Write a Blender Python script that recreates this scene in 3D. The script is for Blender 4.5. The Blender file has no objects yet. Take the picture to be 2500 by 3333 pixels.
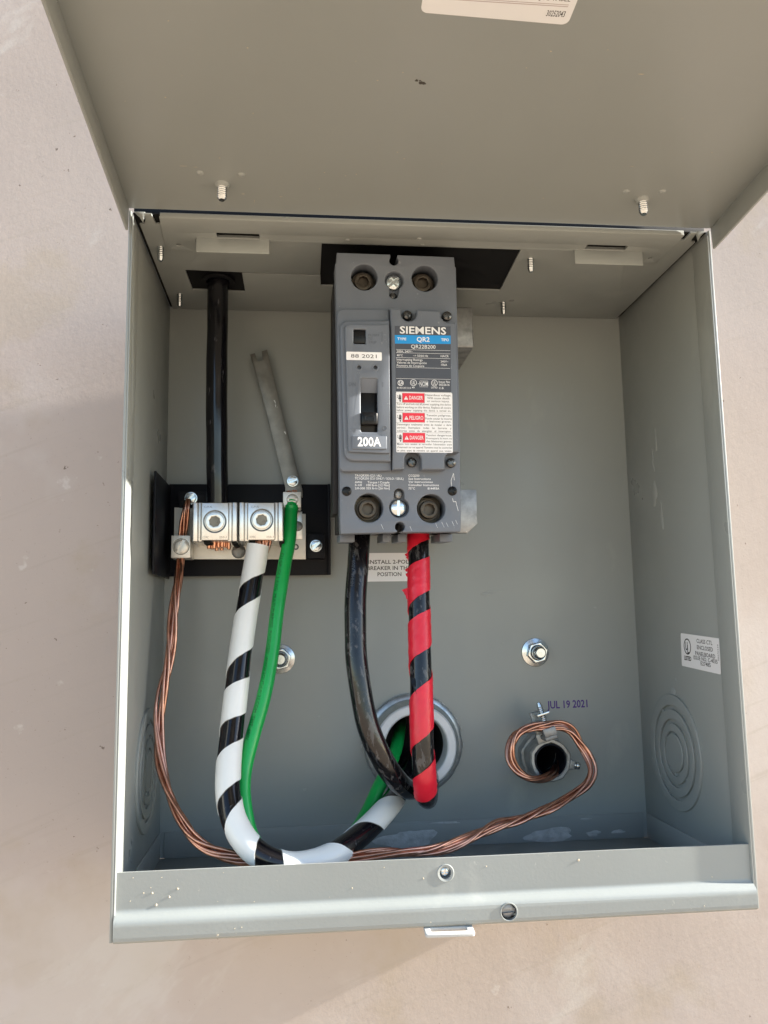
import bpy, bmesh, math, random
from mathutils import Vector, Matrix
random.seed(7)
sc = bpy.context.scene
R = math.radians
# ------------------------------------------------------------------ camera, sky, sun, exposure
cam_data = bpy.data.cameras.new('camera')
cam = bpy.data.objects.new('camera', cam_data)
sc.collection.objects.link(cam)
cam.location = (.0766, -.4884, .1122)
cam.rotation_euler = (1.7052, .0158, -.102)
cam_data.sensor_fit = 'VERTICAL'
cam_data.sensor_height = 24
cam_data.lens = 19.406
cam_data.clip_start = .01
cam_data.clip_end = 500
sc.camera = cam

SUN = Vector((1, -.05, .419)).normalized()
world = bpy.data.worlds.new('World')
sc.world = world
world.use_nodes = True
wn = world.node_tree
sky = wn.nodes.new('ShaderNodeTexSky')
sky.sky_type = 'NISHITA'
sky.sun_disc = False
sky.sun_elevation = math.asin(SUN.z)
sky.sun_rotation = math.atan2(SUN.x, SUN.y)
sky.air_density = 1.0
sky.dust_density = .5
bg = wn.nodes['Background']
bg.inputs['Strength'].default_value = .09
wn.links.new(sky.outputs[0], bg.inputs[0])
sl = bpy.data.lights.new('sun', 'SUN')
sl.energy = 5.0
sl.angle = R(.53)
sl.color = (1, .93, .82)
so = bpy.data.objects.new('sun', sl)
sc.collection.objects.link(so)
so.rotation_euler = (-SUN).to_track_quat('-Z', 'Y').to_euler()
sc.view_settings.view_transform = 'Standard'
sc.view_settings.look = 'None'
sc.view_settings.exposure = 2.2

# ------------------------------------------------------------------ materials
def mk(name, col, rough=.5, metal=0., spec=.5, var=None, bump=(), scuff=(), rvar=None, coat=0.):
    """col; var=(scale, amount) tonal drift; bump=[(scale,strength,dist,detail,stretch)];
    scuff=[(scale,threshold,softness,colour,stretch)] marks with their own outline"""
    m = bpy.data.materials.new(name)
    m.use_nodes = True
    nt = m.node_tree
    b = nt.nodes['Principled BSDF']
    b.inputs['Roughness'].default_value = rough
    b.inputs['Metallic'].default_value = metal
    b.inputs['Specular IOR Level'].default_value = spec
    b.inputs['Coat Weight'].default_value = coat
    b.inputs['Coat Roughness'].default_value = .09
    tc = nt.nodes.new('ShaderNodeTexCoord')
    def noise(scale, detail=4, stretch=None, rough_=.55):
        n = nt.nodes.new('ShaderNodeTexNoise')
        n.inputs['Scale'].default_value = scale
        n.inputs['Detail'].default_value = detail
        n.inputs['Roughness'].default_value = rough_
        if stretch:
            rt = nt.nodes.new('ShaderNodeMapping')
            rt.inputs['Rotation'].default_value = stretch[1]
            mp = nt.nodes.new('ShaderNodeMapping')
            mp.inputs['Scale'].default_value = stretch[0]
            nt.links.new(tc.outputs['Object'], rt.inputs[0])
            nt.links.new(rt.outputs[0], mp.inputs[0])
            nt.links.new(mp.outputs[0], n.inputs['Vector'])
        else:
            nt.links.new(tc.outputs['Object'], n.inputs['Vector'])
        return n.outputs['Fac']
    def ramp(fac, a, b_, lo, hi):
        r = nt.nodes.new('ShaderNodeMapRange')
        r.inputs[1].default_value, r.inputs[2].default_value = a, b_
        r.inputs[3].default_value, r.inputs[4].default_value = lo, hi
        nt.links.new(fac, r.inputs[0])
        return r.outputs[0]
    def mix(fac, a, b_, kind='MIX'):
        x = nt.nodes.new('ShaderNodeMix')
        x.data_type = 'RGBA'
        x.blend_type = kind
        for val, i in ((fac, 0), (a, 6), (b_, 7)):
            if hasattr(val, 'links'): nt.links.new(val, x.inputs[i])
            else: x.inputs[i].default_value = val
        return x.outputs[2]
    c = (*col, 1)
    if var:
        f = ramp(noise(var[0], 5), .3, .7, 0, 1)
        lo = tuple(v * (1 - var[1]) for v in col) + (1,)
        hi = tuple(min(1, v * (1 + var[1])) for v in col) + (1,)
        c = mix(f, lo, hi)
    for s in scuff:
        f = ramp(noise(s[0], 6, s[4] if len(s) > 4 else None, .62), s[1], s[1] + s[2], 0, s[5] if len(s) > 5 else 1)
        c = mix(f, c, (*s[3], 1))
    if hasattr(c, 'links'): nt.links.new(c, b.inputs['Base Color'])
    else: b.inputs['Base Color'].default_value = c
    if rvar:
        nt.links.new(ramp(noise(rvar[0], 4), .3, .7, rough - rvar[1], rough + rvar[1]), b.inputs['Roughness'])
    prev = None
    for q in bump:
        n = nt.nodes.new('ShaderNodeBump')
        n.inputs['Strength'].default_value = q[1]
        n.inputs['Distance'].default_value = q[2]
        nt.links.new(noise(q[0], q[3] if len(q) > 3 else 3, q[4] if len(q) > 4 else None), n.inputs['Height'])
        if prev: nt.links.new(prev, n.inputs['Normal'])
        prev = n.outputs[0]
    if prev: nt.links.new(prev, b.inputs['Normal'])
    return m

PAINT = (.276, .298, .294)
M = {}
M['paint'] = mk('grey_paint', PAINT, .36, spec=.5, var=(9, .05), bump=[(900, .03, .0003, 2), (6, .10, .004, 1)],
    scuff=[(95, .72, .05, (.45, .46, .44), None, .4), (26, .62, .14, (.37, .39, .37), ((1, 1, .4), (0, 0, 0)), .5), (140, .74, .03, (.2, .21, .2), ((.5, 1, 1), (0, .5, 0)), .5)], rvar=(22, .09))
M['paint_worn'] = mk('dusty_grey_paint', tuple(v * .92 for v in PAINT), .42, spec=.5, var=(14, .05), bump=[(900, .03, .0003, 2), (700, .08, .0004, 3)],
    scuff=[(170, .69, .05, (.5, .5, .47), ((1, 1, .6), (0, 0, 0)), .45), (420, .73, .03, (.5, .48, .43), None, .5), (30, .62, .12, (.38, .39, .37), None, .4)], rvar=(25, .08))
M['paint_lid'] = mk('lid_grey_paint', PAINT, .40, spec=.5, var=(7, .035), bump=[(900, .03, .0003, 2), (5, .12, .005, 1)],
    scuff=[(170, .765, .02, (.5, .48, .43), None, .5)], rvar=(8, .1))
M['barrier'] = mk('black_fishpaper', (.005, .005, .0065), .6, spec=.2, bump=[(300, .1, .0003)])
M['insulator'] = mk('black_moulding', (.004, .005, .009), .5, spec=.22, bump=[(500, .06, .0003)])
M['case'] = mk('breaker_grey_moulding', (.122, .139, .170), .42, spec=.45, var=(60, .06), bump=[(1500, .12, .0002, 2), (120, .04, .0005)],
    scuff=[(260, .66, .06, (.30, .31, .33), None, .45), (700, .70, .03, (.4, .41, .42), None, .5)])
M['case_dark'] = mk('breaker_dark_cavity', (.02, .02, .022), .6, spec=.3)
M['black_plastic'] = mk('black_plastic', (.004, .004, .005), .3, spec=.28, scuff=[(900, .72, .04, (.1, .1, .1), None, .5)])
M['zinc'] = mk('bright_zinc', (.62, .66, .68), .24, 1, var=(300, .12), bump=[(800, .08, .0002)])
M['zinc_dark'] = mk('blued_screw_steel', (.12, .12, .12), .3, 1, var=(400, .3))
M['galv'] = mk('galvanised_steel', (.30, .305, .31), .48, .7, var=(170, .28), bump=[(400, .15, .0003)],
    scuff=[(600, .66, .05, (.7, .7, .7), None, .5)])
M['alu'] = mk('extruded_aluminium', (.74, .74, .72), .32, .9, var=(120, .07), bump=[(500, .08, .0002), (300, .12, .0002, 2, ((8, 8, .4), (0, 0, 0)))])
M['alu_dull'] = mk('dull_tinned_bar', (.66, .65, .61), .45, .65, var=(90, .09), bump=[(700, .08, .0002)],
    scuff=[(350, .70, .05, (.35, .33, .3), None, .5)])
M['steel_strap'] = mk('scratched_steel_strap', (.20, .195, .18), .42, .75, var=(100, .25), bump=[(300, .12, .0002)],
    scuff=[(380, .68, .03, (.85, .85, .85), ((1, 1, .3), (0, .3, 0)), .8)])
M['cast'] = mk('cast_zinc', (.36, .37, .37), .48, .7, var=(220, .2), bump=[(600, .25, .0004)],
    scuff=[(420, .68, .04, (.7, .7, .7), None, .5)])
M['hubring'] = mk('grey_hub_ring', (.62, .64, .68), .42, .1, var=(90, .08), scuff=[(300, .70, .05, (.75, .75, .75), None, .5)])
M['brass'] = mk('darkened_brass', (.085, .07, .055), .4, .7, var=(300, .25))
M['alu_dark'] = mk('lug_metal_and_socket_shade', (.20, .185, .155), .45, .8, var=(200, .2))
M['copper'] = mk('bare_copper', (.60, .31, .22), .31, 1, var=(160, .25), bump=[(900, .05, .0002)],
    scuff=[(240, .63, .08, (.30, .14, .09), None, .6)])
M['copper_cut'] = mk('cut_copper', (.85, .46, .30), .35, 1)
M['cable'] = mk('black_cable_jacket', (.005, .005, .007), .15, spec=.5, bump=[(60, .05, .001), (900, .04, .0002)],
    scuff=[(420, .64, .05, (.10, .10, .11), ((1, 1, .25), (0, 0, 0)), .6)], rvar=(70, .07))
M['cable_scuffed'] = mk('scuffed_cable_jacket', (.005, .005, .007), .2, spec=.5, bump=[(500, .12, .0004, 4), (60, .05, .001)],
    scuff=[(420, .56, .05, (.13, .13, .135), ((1, 1, .3), (0, .2, 0)), .4)], rvar=(90, .1))
M['white_tape'] = mk('white_tape', (.74, .76, .76), .33, spec=.5, var=(60, .03), bump=[(90, .1, .0008)],
    scuff=[(260, .72, .05, (.35, .35, .35), None, .5)])
M['tape_edge'] = mk('tape_adhesive_edge', (.16, .16, .15), .6)
M['red_tape'] = mk('red_tape', (.62, .013, .035), .36, spec=.5, var=(60, .12), bump=[(130, .35, .0014, 3), (40, .1, .002)],
    scuff=[(120, .66, .08, (.78, .08, .1), None, .6)])
M['green'] = mk('green_jacket', (.005, .33, .065), .32, spec=.5, var=(70, .08), bump=[(300, .05, .0004)],
    scuff=[(280, .69, .03, (.16, .42, .2), ((1, 1, .3), (0, 0, 0)), .7)])
M['ink_green'] = mk('dark_print', (.004, .05, .012), .5)
M['ink_faint'] = mk('faint_print', (.045, .05, .055), .5)
M['label_white'] = mk('white_label', (.78, .78, .80), .4, spec=.4, scuff=[(200, .74, .03, (.5, .5, .48), None, .6)])
M['label_lid'] = mk('lid_label', (.74, .76, .79), .4, spec=.4)
M['label_dark'] = mk('dark_nameplate', (.060, .068, .088), .4, spec=.4, var=(90, .05))
M['label_blue'] = mk('blue_band', (.015, .27, .66), .4, spec=.4)
M['label_red'] = mk('red_band', (.72, .028, .055), .4, spec=.4)
M['ink_white'] = mk('white_print', (.74, .75, .77), .45)
M['ink_black'] = mk('black_print', (.018, .018, .022), .5)
M['ink_grey'] = mk('dark_grey_print', (.055, .055, .06), .5)
M['ink_purple'] = mk('purple_stamp_ink', (.05, .008, .19), .5, scuff=[(900, .66, .06, (.16, .14, .24), None, .5)])
M['ink_mauve'] = mk('mauve_print', (.42, .36, .38), .5)
M['emboss'] = mk('moulded_letter', (.085, .097, .12), .45)
M['cement'] = mk('dried_cement', (.42, .435, .44), .9, spec=.2, var=(220, .2), bump=[(500, .5, .0008)])
M['chalk'] = mk('chalky_smear', (.315, .34, .34), .55, spec=.45, var=(150, .12))
M['grit'] = mk('tan_grit', (.5, .44, .34), .9, spec=.2)
M['soot'] = mk('dark_speck', (.05, .045, .04), .8)
M['stucco'] = mk('tan_stucco', (.425, .364, .328), .85, spec=.2, var=(3.2, .07),
    bump=[(700, .06, .0006, 2), (230, .06, .001, 2), (13, .06, .005, 2), (420, .06, .001, 2, ((.03, 1, 1), (0, R(20), 0)))],
    scuff=[(640, .665, .03, (.27, .23, .19), None, .6), (210, .695, .015, (.13, .10, .08), None, .85),
           (7, .555, .05, (.40, .335, .265), None, .5), (4.2, .54, .10, (.50, .455, .43), None, .6), (46, .68, .05, (.58, .55, .52), None, .5),
           (170, .585, .08, (.38, .33, .285), ((.04, 1, 1), (0, R(20), 0)), .4), (17, .61, .05, (.50, .465, .43), ((.4, 1, 1.2), (0, R(45), 0)), .5)])
M['tab'] = mk('light_grey_tab', (.42, .43, .43), .45, spec=.4, bump=[(500, .1, .0003)])
M['zinc_rough'] = mk('rough_zinc', (.52, .55, .57), .40, .95, var=(240, .2), bump=[(300, .25, .0005, 4)], scuff=[(260, .66, .04, (.8, .8, .8), None, .6)])
M['dirt'] = mk('desert_dirt', (.44, .345, .25), .95, spec=.15, var=(2, .12), bump=[(40, .5, .02, 6)])
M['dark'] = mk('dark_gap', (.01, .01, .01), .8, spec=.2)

# ------------------------------------------------------------------ mesh helpers (all sizes in millimetres)
MM = .001
class Fr:
    """a flat frame: u right, v up, w outwards"""
    def __init__(s, o=(0, 0, 0), u=(1, 0, 0), v=(0, 0, 1)):
        s.o, s.u, s.v = Vector(o), Vector(u).normalized(), Vector(v).normalized()
        s.w = s.u.cross(s.v)
    def __call__(s, a, b, c=0): return s.o + s.u * a + s.v * b + s.w * c
    def mat(s, w=0):
        m = Matrix((s.u, s.v, s.w)).transposed().to_4x4()
        m.translation = s.o + s.w * w
        return m
FRONT = Fr()
RIGHT = Fr((280, 0, 0), (0, -1, 0))
LEFT = Fr((0, 0, 0), (0, 1, 0))
ROOF = Fr((0, 0, 0), (1, 0, 0), (0, -1, 0))

def rr(x0, y0, x1, y1, r, n=5):
    p = []
    for cx, cy, a in ((x1 - r, y1 - r, 0), (x0 + r, y1 - r, 90), (x0 + r, y0 + r, 180), (x1 - r, y0 + r, 270)):
        for k in range(n + 1):
            t = R(a + 90 * k / n)
            p.append((cx + r * math.cos(t), cy + r * math.sin(t)))
    return p
def circ(x, y, r, n=32, ph=0, ry=None):
    return [(x + r * math.cos(2 * math.pi * k / n + ph), y + (ry or r) * math.sin(2 * math.pi * k / n + ph)) for k in range(n)]
def eval_curve(cu):
    o = bpy.data.objects.new('tmp', cu)
    sc.collection.objects.link(o)
    dg = bpy.context.evaluated_depsgraph_get()
    me = bpy.data.meshes.new_from_object(o.evaluated_get(dg))
    bpy.data.objects.remove(o)
    bpy.data.curves.remove(cu)
    return me
def catmull(pts, step=2.0):
    P = [Vector(p) for p in pts]
    Q = [P[0] * 2 - P[1]] + P + [P[-1] * 2 - P[-2]]
    raw = []
    for i in range(len(P) - 1):
        p0, p1, p2, p3 = Q[i:i + 4]
        t0 = 0.; t1 = t0 + (p1 - p0).length ** .5; t2 = t1 + (p2 - p1).length ** .5; t3 = t2 + (p3 - p2).length ** .5
        for k in range(24):
            t = t1 + (t2 - t1) * k / 24
            A1 = p0 * ((t1 - t) / (t1 - t0)) + p1 * ((t - t0) / (t1 - t0))
            A2 = p1 * ((t2 - t) / (t2 - t1)) + p2 * ((t - t1) / (t2 - t1))
            A3 = p2 * ((t3 - t) / (t3 - t2)) + p3 * ((t - t2) / (t3 - t2))
            B1 = A1 * ((t2 - t) / (t2 - t0)) + A2 * ((t - t0) / (t2 - t0))
            B2 = A2 * ((t3 - t) / (t3 - t1)) + A3 * ((t - t1) / (t3 - t1))
            raw.append(B1 * ((t2 - t) / (t2 - t1)) + B2 * ((t - t1) / (t2 - t1)))
    raw.append(P[-1])
    L = [0.]
    for a, b in zip(raw, raw[1:]): L.append(L[-1] + (b - a).length)
    n = max(2, int(L[-1] / step)); out = []; j = 0
    for k in range(n + 1):
        s = L[-1] * k / n
        while j < len(L) - 2 and L[j + 1] < s: j += 1
        f = (s - L[j]) / max(1e-9, L[j + 1] - L[j])
        out.append(raw[j].lerp(raw[j + 1], f))
    return out
class Path:
    """a smooth centre line with parallel-transported frames; angle 0 = ref side, +90 = ref x tangent side"""
    def __init__(s, pts, step=2.0, ref=(-1, 0, 0)):
        s.p = catmull(pts, step)
        s.L = [0.]
        for a, b in zip(s.p, s.p[1:]): s.L.append(s.L[-1] + (b - a).length)
        s.f = []
        r = Vector(ref)
        for i in range(len(s.p)):
            t = (s.p[min(i + 1, len(s.p) - 1)] - s.p[max(i - 1, 0)]).normalized()
            r = (r - t * r.dot(t)).normalized()
            s.f.append((r.copy(), r.cross(t)))
    def at(s, d, ang, rad):
        d = min(max(d, 0), s.L[-1])
        lo, hi = 0, len(s.L) - 1
        while hi - lo > 1:
            m = (lo + hi) // 2
            if s.L[m] <= d: lo = m
            else: hi = m
        f = (d - s.L[lo]) / max(1e-9, s.L[hi] - s.L[lo])
        c = s.p[lo].lerp(s.p[hi], f)
        a = s.f[lo][0].lerp(s.f[hi][0], f).normalized()
        b = s.f[lo][1].lerp(s.f[hi][1], f).normalized()
        return c + (a * math.cos(ang) + b * math.sin(ang)) * rad

OFF = {}
SEATED = set()
def seat(v):
    """set the breaker a touch less tilted, and turned slightly to the right, than it was drawn"""
    x, y, z = v.co
    d = .05 * (z - 227.5) + .085 * (x - 125.5) - 1.2
    v.co = (x + d * (x - 76.6) / 390, y + d, z + d * (z - 112.2) / 390)
FONT_CAP = None
class MB:
    def __init__(s): s.bm = bmesh.new()
    def add(s, verts, faces):
        vs = [s.bm.verts.new(v) for v in verts]
        for f in faces:
            try: s.bm.faces.new([vs[i] for i in f])
            except ValueError: pass
        return vs
    def box(s, F, u0, u1, v0, v1, w0, w1, bev=0., seg=2):
        v = [F(a, b, c) for c in (w0, w1) for b in (v0, v1) for a in (u0, u1)]
        vs = s.add(v, [(0, 2, 3, 1), (4, 5, 7, 6), (0, 1, 5, 4), (1, 3, 7, 5), (3, 2, 6, 7), (2, 0, 4, 6)])
        if bev:
            ed = list({e for q in vs for e in q.link_edges})
            bmesh.ops.bevel(s.bm, geom=ed, offset=bev, segments=seg, affect='EDGES', profile=.5, clamp_overlap=True)
        return s
    def mesh(s, me, mat, merge=False):
        n = len(s.bm.verts)
        vs = s.add([mat @ v.co for v in me.vertices], [tuple(p.vertices) for p in me.polygons])
        if merge: bmesh.ops.remove_doubles(s.bm, verts=vs, dist=2e-4)
        bpy.data.meshes.remove(me)
        return s
    def plate(s, F, outlines, w0, w1, bev=0., bres=1):
        cu = bpy.data.curves.new('tmp', 'CURVE')
        cu.dimensions = '2D'
        cu.fill_mode = 'BOTH'
        cu.extrude = max(1e-4, (w1 - w0) / 2 - bev)
        cu.bevel_depth = bev
        cu.bevel_resolution = bres
        cu.offset = -bev
        for o in outlines:
            sp = cu.splines.new('POLY')
            sp.points.add(len(o) - 1)
            for p, q in zip(sp.points, o): p.co = (q[0], q[1], 0, 1)
            sp.use_cyclic_u = True
        return s.mesh(eval_curve(cu), F.mat((w0 + w1) / 2), True)
    def lathe(s, F, prof, n=40, cu=0, cv=0, sq=None):
        """prof: (radius, w) about the frame's w axis at (cu, cv)"""
        V = []; Fc = []
        for r, w in prof:
            for k in range(n):
                a = 2 * math.pi * k / n
                q = sq(a) if sq else 1
                V.append(F(cu + r * q * math.cos(a), cv + r * q * math.sin(a), w))
        for i in range(len(prof) - 1):
            for k in range(n):
                Fc.append((i * n + k, i * n + (k + 1) % n, (i + 1) * n + (k + 1) % n, (i + 1) * n + k))
        if prof[0][0] < 1e-6 or prof[-1][0] < 1e-6:
            pass
        s.add(V, Fc)
        bmesh.ops.remove_doubles(s.bm, verts=s.bm.verts, dist=1e-5)
        return s
    def tube(s, P, rad, n=14, d0=None, d1=None, cap=True, wob=None):
        V = []; Fc = []; N = len(P.p)
        for i in range(N):
            a, b = P.f[i]
            r = rad(P.L[i]) if callable(rad) else rad
            for k in range(n):
                t = 2 * math.pi * k / n
                rk = r * (1 + (wob(P.L[i], t) if wob else 0))
                V.append(P.p[i] + (a * math.cos(t) + b * math.sin(t)) * rk)
        for i in range(N - 1):
            for k in range(n):
                Fc.append((i * n + k, i * n + (k + 1) % n, (i + 1) * n + (k + 1) % n, (i + 1) * n + k))
        if cap:
            Fc.append(tuple(range(n - 1, -1, -1)))
            Fc.append(tuple((N - 1) * n + k for k in range(n)))
        s.add(V, Fc)
        return s
    def thread(s, F, r, w0, w1, pitch=1.0, cu=0, cv=0, n=16, tip=0.):
        prof = [(0, w0), (r, w0)]
        w = w0
        while w + pitch < w1 - tip:
            prof += [(r, w + pitch * .2), (r * .84, w + pitch * .6), (r, w + pitch)]
            w += pitch
        prof += [(r * .8, w1 - tip * .5), (r * .62, w1), (0, w1)]
        return s.lathe(F, prof, n, cu, cv)
    def text(s, F, items, w, bold=0., shear=0., thick=0., fit=True):
        """items: (string, u0, u1, baseline v, cap height)"""
        global FONT_CAP
        for it in items:
            t, u0, u1, y, h = it[:5]
            me = text_mesh(t, bold, shear, thick / max(h, .01))
            xs = [v.co.x for v in me.vertices]
            a, b = min(xs), max(xs)
            sx = (u1 - u0) / (b - a)
            mat = F.mat(w) @ Matrix.Translation((u0, y, 0)) @ Matrix.Diagonal((sx, h, h, 1)) @ Matrix.Translation((-a, 0, 0))
            s.mesh(me, mat)
        return s
    def build(s, name, mat, parent=None, smooth=35, loc=None, kind=None):
        off = OFF.get(parent, Vector((0, 0, 0))) if parent else (Vector(loc) if loc else Vector((0, 0, 0)))
        bmesh.ops.recalc_face_normals(s.bm, faces=s.bm.faces)
        if parent in SEATED:
            for v in s.bm.verts: seat(v)
        for v in s.bm.verts: v.co = (v.co - off) * MM
        me = bpy.data.meshes.new(name)
        s.bm.to_mesh(me)
        s.bm.free()
        mats = mat if isinstance(mat, (list, tuple)) else [mat]
        for m in mats: me.materials.append(M[m])
        if smooth:
            for p in me.polygons: p.use_smooth = True
            me.set_sharp_from_angle(angle=R(smooth))
        o = bpy.data.objects.new(name, me)
        sc.collection.objects.link(o)
        OFF[o] = off
        if parent in SEATED: SEATED.add(o)
        if parent: o.parent = parent
        elif loc: o.location = off * MM
        if kind: o['kind'] = kind
        return o
def text_mesh(t, bold, shear=0., ext=0.):
    """a line of lettering with cap height 1"""
    cu = bpy.data.curves.new('tmp', 'FONT')
    cu.body = t
    cu.size = 1
    cu.resolution_u = 2
    cu.offset = bold
    cu.shear = shear
    cu.extrude = ext
    me = eval_curve(cu)
    global FONT_CAP
    if FONT_CAP is None:
        c2 = bpy.data.curves.new('tmp', 'FONT'); c2.body = 'H'; c2.size = 1; c2.resolution_u = 2
        m2 = eval_curve(c2)
        FONT_CAP = max(v.co.y for v in m2.vertices)
        bpy.data.meshes.remove(m2)
    me.transform(Matrix.Diagonal((1 / FONT_CAP, 1 / FONT_CAP, 1, 1)))
    return me
def thing(name, label, cat, loc, group=None, rot=None):
    o = bpy.data.objects.new(name, None)
    o.empty_display_size = .01
    sc.collection.objects.link(o)
    o.location = Vector(loc) * MM
    OFF[o] = Vector(loc)
    tag(o, label, cat, group)
    return o
def tag(o, label, cat=None, group=None):
    o['label'] = label
    if cat: o['category'] = cat
    if group: o['group'] = group
    return o
def cut(o, cutters):
    """subtract closed meshes (MB) from an object, for drilled holes"""
    for mb in cutters:
        if o in SEATED:
            for v in mb.bm.verts: seat(v)
        c = mb.build('tmp_cutter', 'dark', None)
        OFF.pop(c)
        md = o.modifiers.new('b', 'BOOLEAN')
        md.object = c
        md.operation = 'DIFFERENCE'
        md.solver = 'EXACT'
        bpy.context.view_layer.update()
        dg = bpy.context.evaluated_depsgraph_get()
        me = bpy.data.meshes.new_from_object(o.evaluated_get(dg))
        o.modifiers.remove(md)
        ext = lambda d: [max(v.co[i] for v in d.vertices) - min(v.co[i] for v in d.vertices) for i in range(3)]
        if len(me.polygons) < 20 or any(a < .93 * b_ for a, b_ in zip(ext(me), ext(o.data))):
            bpy.data.meshes.remove(me)
            bpy.data.objects.remove(c)
            continue
        old = o.data
        o.data = me
        me.name = old.name
        bpy.data.meshes.remove(old)
        bpy.data.objects.remove(c)
    for p in o.data.polygons: p.use_smooth = True
    o.data.set_sharp_from_angle(angle=R(30))
def phillips(parent, F, u, v, r, w, mat='zinc_dark', head=1.6, name='screw', slot=False, both=False, ang=0., hexr=0.):
    """a screw: domed head with a cross recess (raised dark arms sunk in a dished crown)"""
    G = Fr(F(u, v, w), F.u * math.cos(ang) + F.v * math.sin(ang), F.v * math.cos(ang) - F.u * math.sin(ang))
    b = MB()
    if hexr:
        b.lathe(G, [(0, 0), (hexr * 1.28, 0), (hexr * 1.28, .5), (hexr * 1.2, .7), (hexr, .75)], 30)
        b.plate(G, [circ(0, 0, hexr * 1.1, 6, .3)], .6, head, .25)
    else:
        b.lathe(G, [(0, 0), (r, 0), (r * .99, head * .35), (r * .86, head * .72), (r * .6, head * .93), (r * .3, head), (0, head)], 28)
    o = b.build(name, mat, parent)
    a, c = r * .64, r * .19
    d = head + .5
    cs = []
    if slot: cs = [MB().box(G, -r * 1.3, r * 1.3, -c * 1.25, c * 1.25, head - 1.0, d)]
    else:
        cs = [MB().box(G, -a, a, -c, c, head - .9, d), MB().box(G, -c, c, -a, a, head - .9, d)]
        if both: cs.append(MB().box(G, -r * 1.2, r * 1.2, -c * .77, c * .77, head - .63, d + .13))
    cut(o, cs)
    return o
# ------------------------------------------------------------------ measured layout (millimetres)
TXT_BRAND = [('SIEMENS', -0.16, 22.51, 23.88, 3.43)]
TXT_BLUE = [('TYPE', -1.32, 2.96, 20.57, 1.21), ('QR2', 8.07, 14.37, 20.08, 2.22), ('TIPO', 20.0, 23.79, 20.6, 1.32)]
TXT_DARK = [('QR22B200', 5.28, 17.23, 16.71, 1.79), ('200A, 240V~', -1.67, 6.05, 14.61, 1.0), ('40°C', -1.68, 1.24, 12.67, 0.94), ('~= 50/60 Hz', 6.19, 13.52, 12.63, 1.0), ('HACR', 19.72, 23.61, 12.68, 1.05), ('Interrupting Ratings', -1.69, 10.83, 10.57, 1.05), ('Valores de Interrupción', -1.7, 12.81, 9.12, 1.04), ('Pouvoirs de Coupure', -1.7, 11.6, 7.64, 1.05), ('240V~', 19.69, 23.48, 10.09, 0.95), ('10kA', 19.89, 22.84, 8.46, 1.01), ('SA', -0.82, 1.42, -1.24, 1.78), ('UL', 5.48, 7.25, -0.92, 1.68), ('-', 8.4, 9.13, -0.98, 1.25), ('NOM', 9.33, 13.41, -1.66, 2.2), ('UL', 15.72, 17.39, -0.84, 1.67), ('Issue No', 18.66, 24.12, 0.1, 1.06), ('0032616', 18.75, 23.9, -1.33, 1.06), ('C.B.', 18.74, 21.26, -2.92, 0.94), ('814513K1215', -1.66, 5.15, -3.09, 0.78), ('MX', 5.67, 6.98, -2.8, 0.78), ('LISTED', 14.92, 18.06, -2.67, 0.84)]
TXT_RED = [('DANGER', 4.23, 10.85, -8.26, 1.72), ('PELIGRO', 4.28, 10.99, -18.0, 1.77), ('DANGER', 4.37, 11.07, -27.61, 1.77)]
TXT_WHITE = [('Hazardous voltage.', 12.01, 24.64, -6.46, 1.0), ('Will cause death', 12.94, 23.79, -7.92, 0.94), ('or serious injury.', 12.93, 23.77, -9.34, 0.89), ('Turn off and lock out all power supplying this device', -1.8, 24.44, -10.96, 0.94), ('before working on this device. Replace all covers', -1.81, 24.42, -12.53, 0.99), ('before  power  supplying  this  device  is  turned  on.', -1.82, 24.41, -13.99, 0.94), ('Tensión peligrosa.', 12.46, 24.54, -16.28, 0.95), ('Puede causar la muerte', 12.03, 24.9, -17.85, 0.94), ('o lesiones graves.', 12.59, 24.52, -19.2, 0.88), ('Desenergice  totalmente  antes  de  instalar  o  darle', -1.75, 24.61, -20.86, 0.94), ('servicio.   Reemplace    todas    las    barreras    y', -1.76, 24.59, -22.42, 0.93), ('cubiertas   antes   de   energizar   el   interruptor.', -1.77, 24.58, -23.93, 0.93), ('Tension dangereuse.', 12.28, 24.82, -25.92, 0.94), ('Provoquera la mort ou', 12.27, 24.8, -27.38, 0.88), ('des blessures graves.', 12.36, 24.79, -28.84, 0.89), ("Mettre  hors  tension  et  verrouiller  l'alimentation  avant", -1.75, 24.77, -30.32, 0.89), ("d'intervenir sur cet appareil. Remettre tous les couvercles", -1.76, 24.76, -31.87, 0.93), ('en  place  avant  de  remettre  cet  appareil  sous  tension.', -1.77, 24.74, -33.42, 0.93)]
TXT_AMP = [('200A', -20.81, -9.66, -31.41, 4.15)]
TXT_DECK = [('TA1QR300 (CU / AL)', -21.56, -8.68, -44.94, 1.04), ('TC1QR250 (CU ONLY / SOLO / SEUL)', -21.56, 2.03, -46.36, 1.04), ('AWG', -21.57, -18.15, -48.14, 0.93), ('Torque / Couple', -15.45, -4.88, -48.19, 1.04), ('3-1/0', -21.57, -18.2, -49.54, 0.93), ('100 lb-in [12 Nm]', -15.97, -4.79, -49.6, 1.05), ('2/0-300', -21.57, -16.76, -51.1, 0.94), ('225 lb-in [26 Nm]', -16.08, -4.79, -51.05, 0.94), ('CCQ250', 4.45, 9.81, -44.79, 1.0), ('See Instructions', 4.44, 15.33, -46.34, 0.99), ('Ver Instrucciones', 4.43, 16.32, -47.81, 0.95), ('Consulter Instructions', 4.42, 19.37, -49.36, 0.99), ('75°C', 4.41, 7.61, -51.07, 0.99), ('814493A', 13.77, 19.52, -51.06, 1.04)]
TXT_STICK = [('88 2021', -23.89, -11.57, 11.0, 1.72)]
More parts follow.
